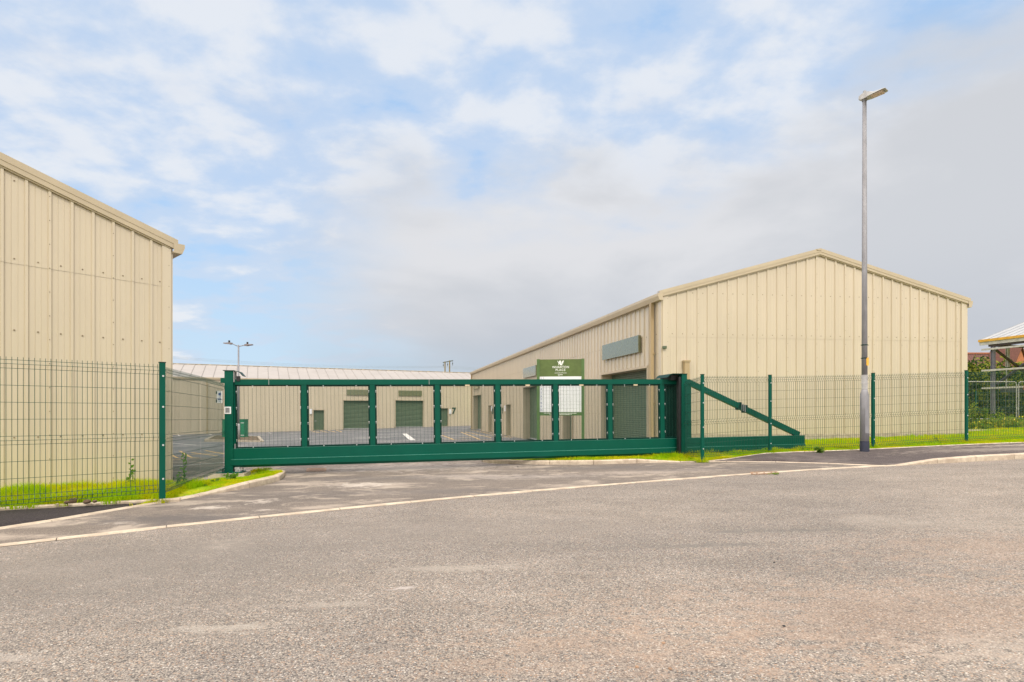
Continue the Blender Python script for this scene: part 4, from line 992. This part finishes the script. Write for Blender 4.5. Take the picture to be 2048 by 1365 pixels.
# temporary wire panels
def heras(x0, X1, y, z0, label):
    L_ = X1-x0; t = empty('temporary_fence', (x0, y, z0), rad(3), label, 'temporary fence', 'temporary wire panels'); h = 2.0
    m = MB(); c = .12; m.tube([(0, 0, 0), (0, 0, h-c), (c*.3, 0, h-c*.3), (c, 0, h), (L_-c, 0, h), (L_-c*.3, 0, h-c*.3), (L_, 0, h-c), (L_, 0, 0)], .021, 8); m.tube([(0, 0, .25), (L_, 0, .25)], .015, 6); m.build('tube_frame', GALVL, t)
    m = MB(); k = .15
    while k < L_: m.box(k-.0015, k+.0015, -.002, .002, .2, h); k += .18
    k = .25
    while k < h: m.box(0, L_, -.002, .002, k, k+.004); k += .28
    m.build('wire_mesh', GALV, t)
    m = MB(); m.box(-.15, .25, -.11, .11, -.05, .08); m.box(L_-.25, L_+.15, -.11, .11, -.05, .08); m.build('foot_block', BLACK, t)
zz = 26.0; e1 = (2032.5-1024)*zz/1100
heras(e1-3.4, e1, zz-.2, EYE+(HY-838)*zz/1100-.25, 'silver temporary wire panel in front of the steel column')
heras(e1+.09, e1+3.5, zz-.02, EYE+(HY-838)*zz/1100-.25, 'silver temporary wire panel cut by the right photo edge')
m = MB(); m.box(0, 2.0, -.03, .03, -.1, .1); b_ = m.build('barrier_board', ORANGE); b_.location = (e1+.25, zz-.15, EYE+(HY-776)*zz/1100); tag(b_, 'orange red board hung on the wire panel at right edge', 'barrier')
m = MB()
for k in range(6): m.box(.12+k*.32, .22+k*.32, -.035, -.031, -.09, .09)
m.build('white_bands', WHITE, b_)
# house
hy = 58.0; hX = lambda x: (x-1024)*hy/1100; hZ = lambda y: EYE+(HY-y)*hy/1100
hs = empty('brick_house', (hX(1980), hy, 0), 0, 'brick house with red tiled roof behind the hedge', 'house')
ox = hX(1980); xa, xb = hX(1870)-ox, hX(2120)-ox; ze, zr_ = hZ(752), hZ(699)
m = MB(); m.box(xa+.3, xb-.3, .4, 8.6, -1, ze); m.build('wall', BRICK, hs)
me = bpy.data.meshes.new('roof'); d_ = 4.7
me.from_pydata([(xa, -.3, ze-.1), (xb, -.3, ze-.1), (xb, 4.5, zr_), (xa, 4.5, zr_), (xa, 9.3, ze-.1), (xb, 9.3, ze-.1)], [], [(0, 1, 2, 3), (3, 2, 5, 4)])
uvl = me.uv_layers.new(name='UV'); Lr = math.hypot(4.8, zr_-ze)
for i, uv in enumerate([(0, 0), (xb-xa, 0), (xb-xa, Lr), (0, Lr), (0, Lr), (xb-xa, Lr), (xb-xa, 0), (0, 0)]): uvl.data[i].uv = uv
me.materials.append(TILE); ro = bpy.data.objects.new('roof', me); COL.objects.link(ro); ro.parent = hs
m = MB(); m.beam((xa, 4.5, zr_+.06), (xb, 4.5, zr_+.06), .3, .14); m.build('ridge_tiles', BRICK, hs)
gx0, gx1 = hX(2012)-ox, hX(2049)-ox; gm = (hX(2031)-ox); gz = hZ(696)
m = MB(); m.prism([(gx0+.25, -1), (gx1-.25, -1), (gx1-.25, hZ(738)), (gm, gz-.15), (gx0+.25, hZ(738))], (0, -.6, 0), (1, 0, 0), (0, 0, 1), (0, 3.5, 0)); m.build('gable_wing', BRICK, hs)
m = MB()
for a, b in (((gx0, hZ(741)), (gm, gz)), ((gm, gz), (gx1, hZ(741)))): m.hexa([(a[0], -.8, a[1]), (b[0], -.8, b[1]), (b[0], 3, b[1]), (a[0], 3, a[1]), (a[0], -.8, a[1]+.12), (b[0], -.8, b[1]+.12), (b[0], 3, b[1]+.12), (a[0], 3, a[1]+.12)])
m.build('wing_roof', simple('terracotta_tiles', (.15, .062, .045), .8, 0, .2, 8), hs)
m = MB(); m.box(gx1+.2, gx1+1.8, .30, .42, hZ(775), hZ(765)); m.build('window', WHITE, hs)

# ------------------------------------------------------------------ weeds, clods
def weed(x, y, h, n, label, lean=0, fl=0, name='weed', o=.06, spread=.05, lf=.035):
    X, Y = P(x, y, o); t = empty(name, (X, Y, R(X, Y)+o-.01), 0, label, 'weed'); m = MB(); pts = []
    for k in range(n):
        a = random.uniform(0, 6.28); hh = h*random.uniform(.5, 1); r_ = spread*random.uniform(.2, 1)
        q = [(math.cos(a)*r_*f, math.sin(a)*r_*f, hh*f) for f in (0, .35, .7, 1)]
        q = [(p[0]+lean*p[2]+random.uniform(-.01, .01), p[1], p[2]) for p in q]
        m.tube(q, [.004, .0035, .003, .002], 4)
        nl = max(4, int(hh/.055))
        for j in range(nl):
            f = (j+.6)/nl*3; i0 = min(2, int(f)); c = Vector(q[i0]).lerp(Vector(q[i0+1]), f-i0)
            for _ in range(2): pts.append(tuple(c+Vector((random.uniform(-.035, .035), random.uniform(-.02, .02), random.uniform(-.01, .015)))))
    m.build('stems', LEAFW, t); leafmesh('leaves', pts, lf, LEAFW, t)
    if fl: leafmesh('flowers', [tuple(Vector((random.uniform(-.03, .03), random.uniform(-.02, .02), h*random.uniform(.12, .42)))) for _ in range(fl)], .022, FLOWER, t)
weed(257, 985, .55, 2, 'tall thin leafy weed behind the left mesh panel')
weed(266, 988, .42, 3, 'shorter leafy weed beside the tall one at the left mesh panel')
weed(352, 982, .35, 5, 'bushy weed just right of the left fence post', spread=.12, lf=.025)
weed(366, 978, .62, 2, 'tall weed with yellow flowers behind the fence return', fl=12)
weed(461, 962, .12, 7, 'low leafy weed in front of the concrete footing', spread=.10, lf=.05)
weed(430, 966, .07, 6, 'small weed in the grass left of the gate post', spread=.10, lf=.04)
weed(408, 975, .05, 5, 'small pale weed near the left kerb', spread=.08, lf=.03)
weed(1640, 905, .14, 9, 'spiky weed at the path edge between the second and third fence posts', spread=.16, lf=.05, o=.1)
weed(1553, 948, .018, 4, 'tuft growing from the road edge by the rusty cover', spread=.14, lf=.016, o=.02)
weed(1448, 897, .28, 5, 'grassy weed against the gate beam behind the fence', spread=.10, lf=.02, o=.1)
weed(1475, 895, .32, 3, 'single tall grass stalk against the gate beam', spread=.05, lf=.015, o=.1)
weed(1873, 888, .22, 2, 'small yellow flowered stem by the warehouse plinth', fl=8, o=.1)
def clod(x, y, r_, label, mat=SOIL, name='clod', cat='clod of soil', o=.07):
    X, Y = P(x, y, o); bm = bmesh.new(); bmesh.ops.create_icosphere(bm, subdivisions=3, radius=r_)
    for v in bm.verts: v.co *= 1+.45*mnoise.noise(v.co*28/ (r_/.05)*.3+Vector((x, y, 0))); v.co.z *= .6
    me = bpy.data.meshes.new(name); bm.to_mesh(me); bm.free(); me.materials.append(mat); ob = bpy.data.objects.new(name, me); COL.objects.link(ob); ob.location = (X, Y, R(X, Y)+o+r_*.2); tag(ob, label, cat)
clod(150, 1003, .07, 'largest dark clod of soil at the left footpath edge')
clod(133, 1007, .035, 'small clod of soil left of the largest one')
clod(172, 1005, .045, 'flat crumbly clod right of the largest one')
clod(190, 1004, .03, 'small clod furthest right along the left footpath edge')
clod(114, 1010, .02, 'pale stone at the left footpath edge', CONC, 'stone', 'stone', .05)
clod(1755, 892, .05, 'pale stone in the grass near the lamp post', CONC, 'stone', 'stone', .1)
clod(1036, 935, .02, 'black lump on the driveway before the island kerb', BLACK, 'stone', 'stone', .0)
for i, (x, y) in enumerate([(1327, 1287), (1340, 1340), (1274, 1336), (1549, 1126), (1568, 1253), (860, 1169)]):
    clod(x, y, .009 if i < 5 else .005, ['brown crumb on the road near bottom middle', 'reddish crumb at the bottom edge of the road', 'smaller reddish crumb left of the bottom edge crumb', 'dark speck of grit far right on the road', 'greenish crumb right of the bottom middle crumb', 'pale pebble on the middle of the road'][i], RUST if i < 3 else BLACK, 'crumb', 'grit', .0)

# ------------------------------------------------------------------ grass blades
def inpoly(X, Y, poly):
    r_ = np.zeros(len(X), bool); n = len(poly)
    for i in range(n):
        x0, y0 = poly[i]; x1, y1 = poly[(i+1) % n]
        c = ((y0 > Y) != (y1 > Y)) & (X < (x1-x0)*(Y-y0)/(y1-y0+1e-12)+x0); r_ ^= c
    return r_
V_, F_ = [], []
def blades(poly, box, dens, hgt, off, wd=.004, hfun=None):
    x0, x1, y0, y1 = box; n = int((x1-x0)*(y1-y0)*dens); X = rng.uniform(x0, x1, n); Y = rng.uniform(y0, y1, n)
    k = inpoly(X, Y, poly); X = X[k]; Y = Y[k]
    for x, y in zip(X.tolist(), Y.tolist()):
        if mnoise.noise((x*2.6, y*2.6, 9))+.5*mnoise.noise((x*7, y*7, 2)) < random.uniform(-.75, -.05): continue
        h = hgt*random.uniform(.35, 1.15)*(hfun(x, y) if hfun else 1)*(.6+.9*max(0, mnoise.noise((x*1.7, y*1.7, 5))+.35))
        a = random.uniform(0, 6.28); c, s_ = math.cos(a), math.sin(a); z = R(x, y)+off(x, y)-.004; ln = random.uniform(.1, .9)*h; b = random.uniform(0, 6.28)
        w_ = wd*random.uniform(.7, 1.4); i = len(V_); lx_, ly_ = math.cos(b)*ln, math.sin(b)*ln
        V_.extend([(x-c*w_, y-s_*w_, z), (x+c*w_, y+s_*w_, z), (x+lx_*.35+c*w_*.7, y+ly_*.35+s_*w_*.7, z+h*.6), (x+lx_*.35-c*w_*.7, y+ly_*.35-s_*w_*.7, z+h*.6), (x+lx_, y+ly_, z+h)])
        F_.extend([(i, i+1, i+2, i+3), (i+3, i+2, i+4)])
def hl(x, y):
    if abs(x+5.62) < .42 and abs(y-10.93) < .33: return .01
    if y > 9: return .75      # short by the path, long toward the wall
    d = abs((x+4.77)*dF.y-(y-7.5)*dF.x); beh = ((x+4.77)*nF.x+(y-7.5)*nF.y) < 0
    return (1+1.9*min(1, d/.8)) if beh and x < -4.9 else .42
gl_bl = shift(edgeL, .03)[:-1]+shift(smoothline(kerbL), .105)[4*4+1:-6]+gl_poly[-6:]
blades(gl_bl, (-7.6, -4.0, 6.0, 12.2), 7500, .055, offGL, .0035, hl)
def hr_(x, y): return 1+.9*ss(0, .5, y-(12.6+.21*(x-6)))*ss(4, 6, x)
gr_bl = shift(smoothline(kerbR), .105)[2:4*iK+1]+shift(pathback, .02)+gr_poly[-7:]
blades(gr_bl, (-.9, 17.5, 11.6, 16.5), 2700, .06, offGR, .0055, hr_)
blades(gr_poly, (5, 24, 16.5, 21), 700, .08, offGR, .008)
def tufts(x, y, r0, n, h0, off):      # longer uncut grass round the foot of posts
    for _ in range(n):
        a = random.uniform(0, 6.28); d = r0*math.sqrt(random.random()); X = x+math.cos(a)*d; Y = y+math.sin(a)*d
        h = h0*random.uniform(.4, 1.1); c, s_ = math.cos(a+1.57), math.sin(a+1.57); z = R(X, Y)+off(X, Y)-.01; w_ = .0035; i = len(V_)
        lx_ = math.cos(a)*h*.45*random.random(); ly_ = math.sin(a)*h*.45*random.random()
        V_.extend([(X-c*w_, Y-s_*w_, z), (X+c*w_, Y+s_*w_, z), (X+lx_*.3+c*w_*.7, Y+ly_*.3+s_*w_*.7, z+h*.6), (X+lx_*.3-c*w_*.7, Y+ly_*.3-s_*w_*.7, z+h*.6), (X+lx_, Y+ly_, z+h)])
        F_.extend([(i, i+1, i+2, i+3), (i+3, i+2, i+4)])
for p in pts_f[1:6]: tufts(p[0], p[1], .16, 150, .13, offGR)
tufts(pg.x-.15, pg.y-.45, .35, 420, .13, offGR); tufts(pg.x+.5, pg.y-.35, .4, 300, .16, offGR)
tufts(-4.85, 7.62, .09, 70, .08, offGL); tufts(-5.3, 10.35, .25, 160, .07, offGL)
for k_ in range(30):      # ragged growth between the fence and the left wall
    f = random.uniform(0, 1.9); q_ = Vector((-4.9, 7.5))+dF*f-nF*random.uniform(.25, 1.3); tufts(q_.x, q_.y, .10, 40, .16, offGL)
for k_ in range(26): q_ = random.uniform(6, 15.5); tufts(q_, 13.4+.1*q_+random.uniform(.6, 2.6), .16, 45, .15, offGR)
me = bpy.data.meshes.new('grass'); me.from_pydata(V_, [], F_); me.materials.append(GRASS); go = bpy.data.objects.new('grass', me); COL.objects.link(go)
tag(go, 'short bright green grass on the verges', 'grass', kind='stuff')
print('blades', len(F_)//2)
# ------------------------------------------------------------------ render settings
S.render.engine = 'CYCLES'
S.cycles.max_bounces = 6; S.cycles.transparent_max_bounces = 8
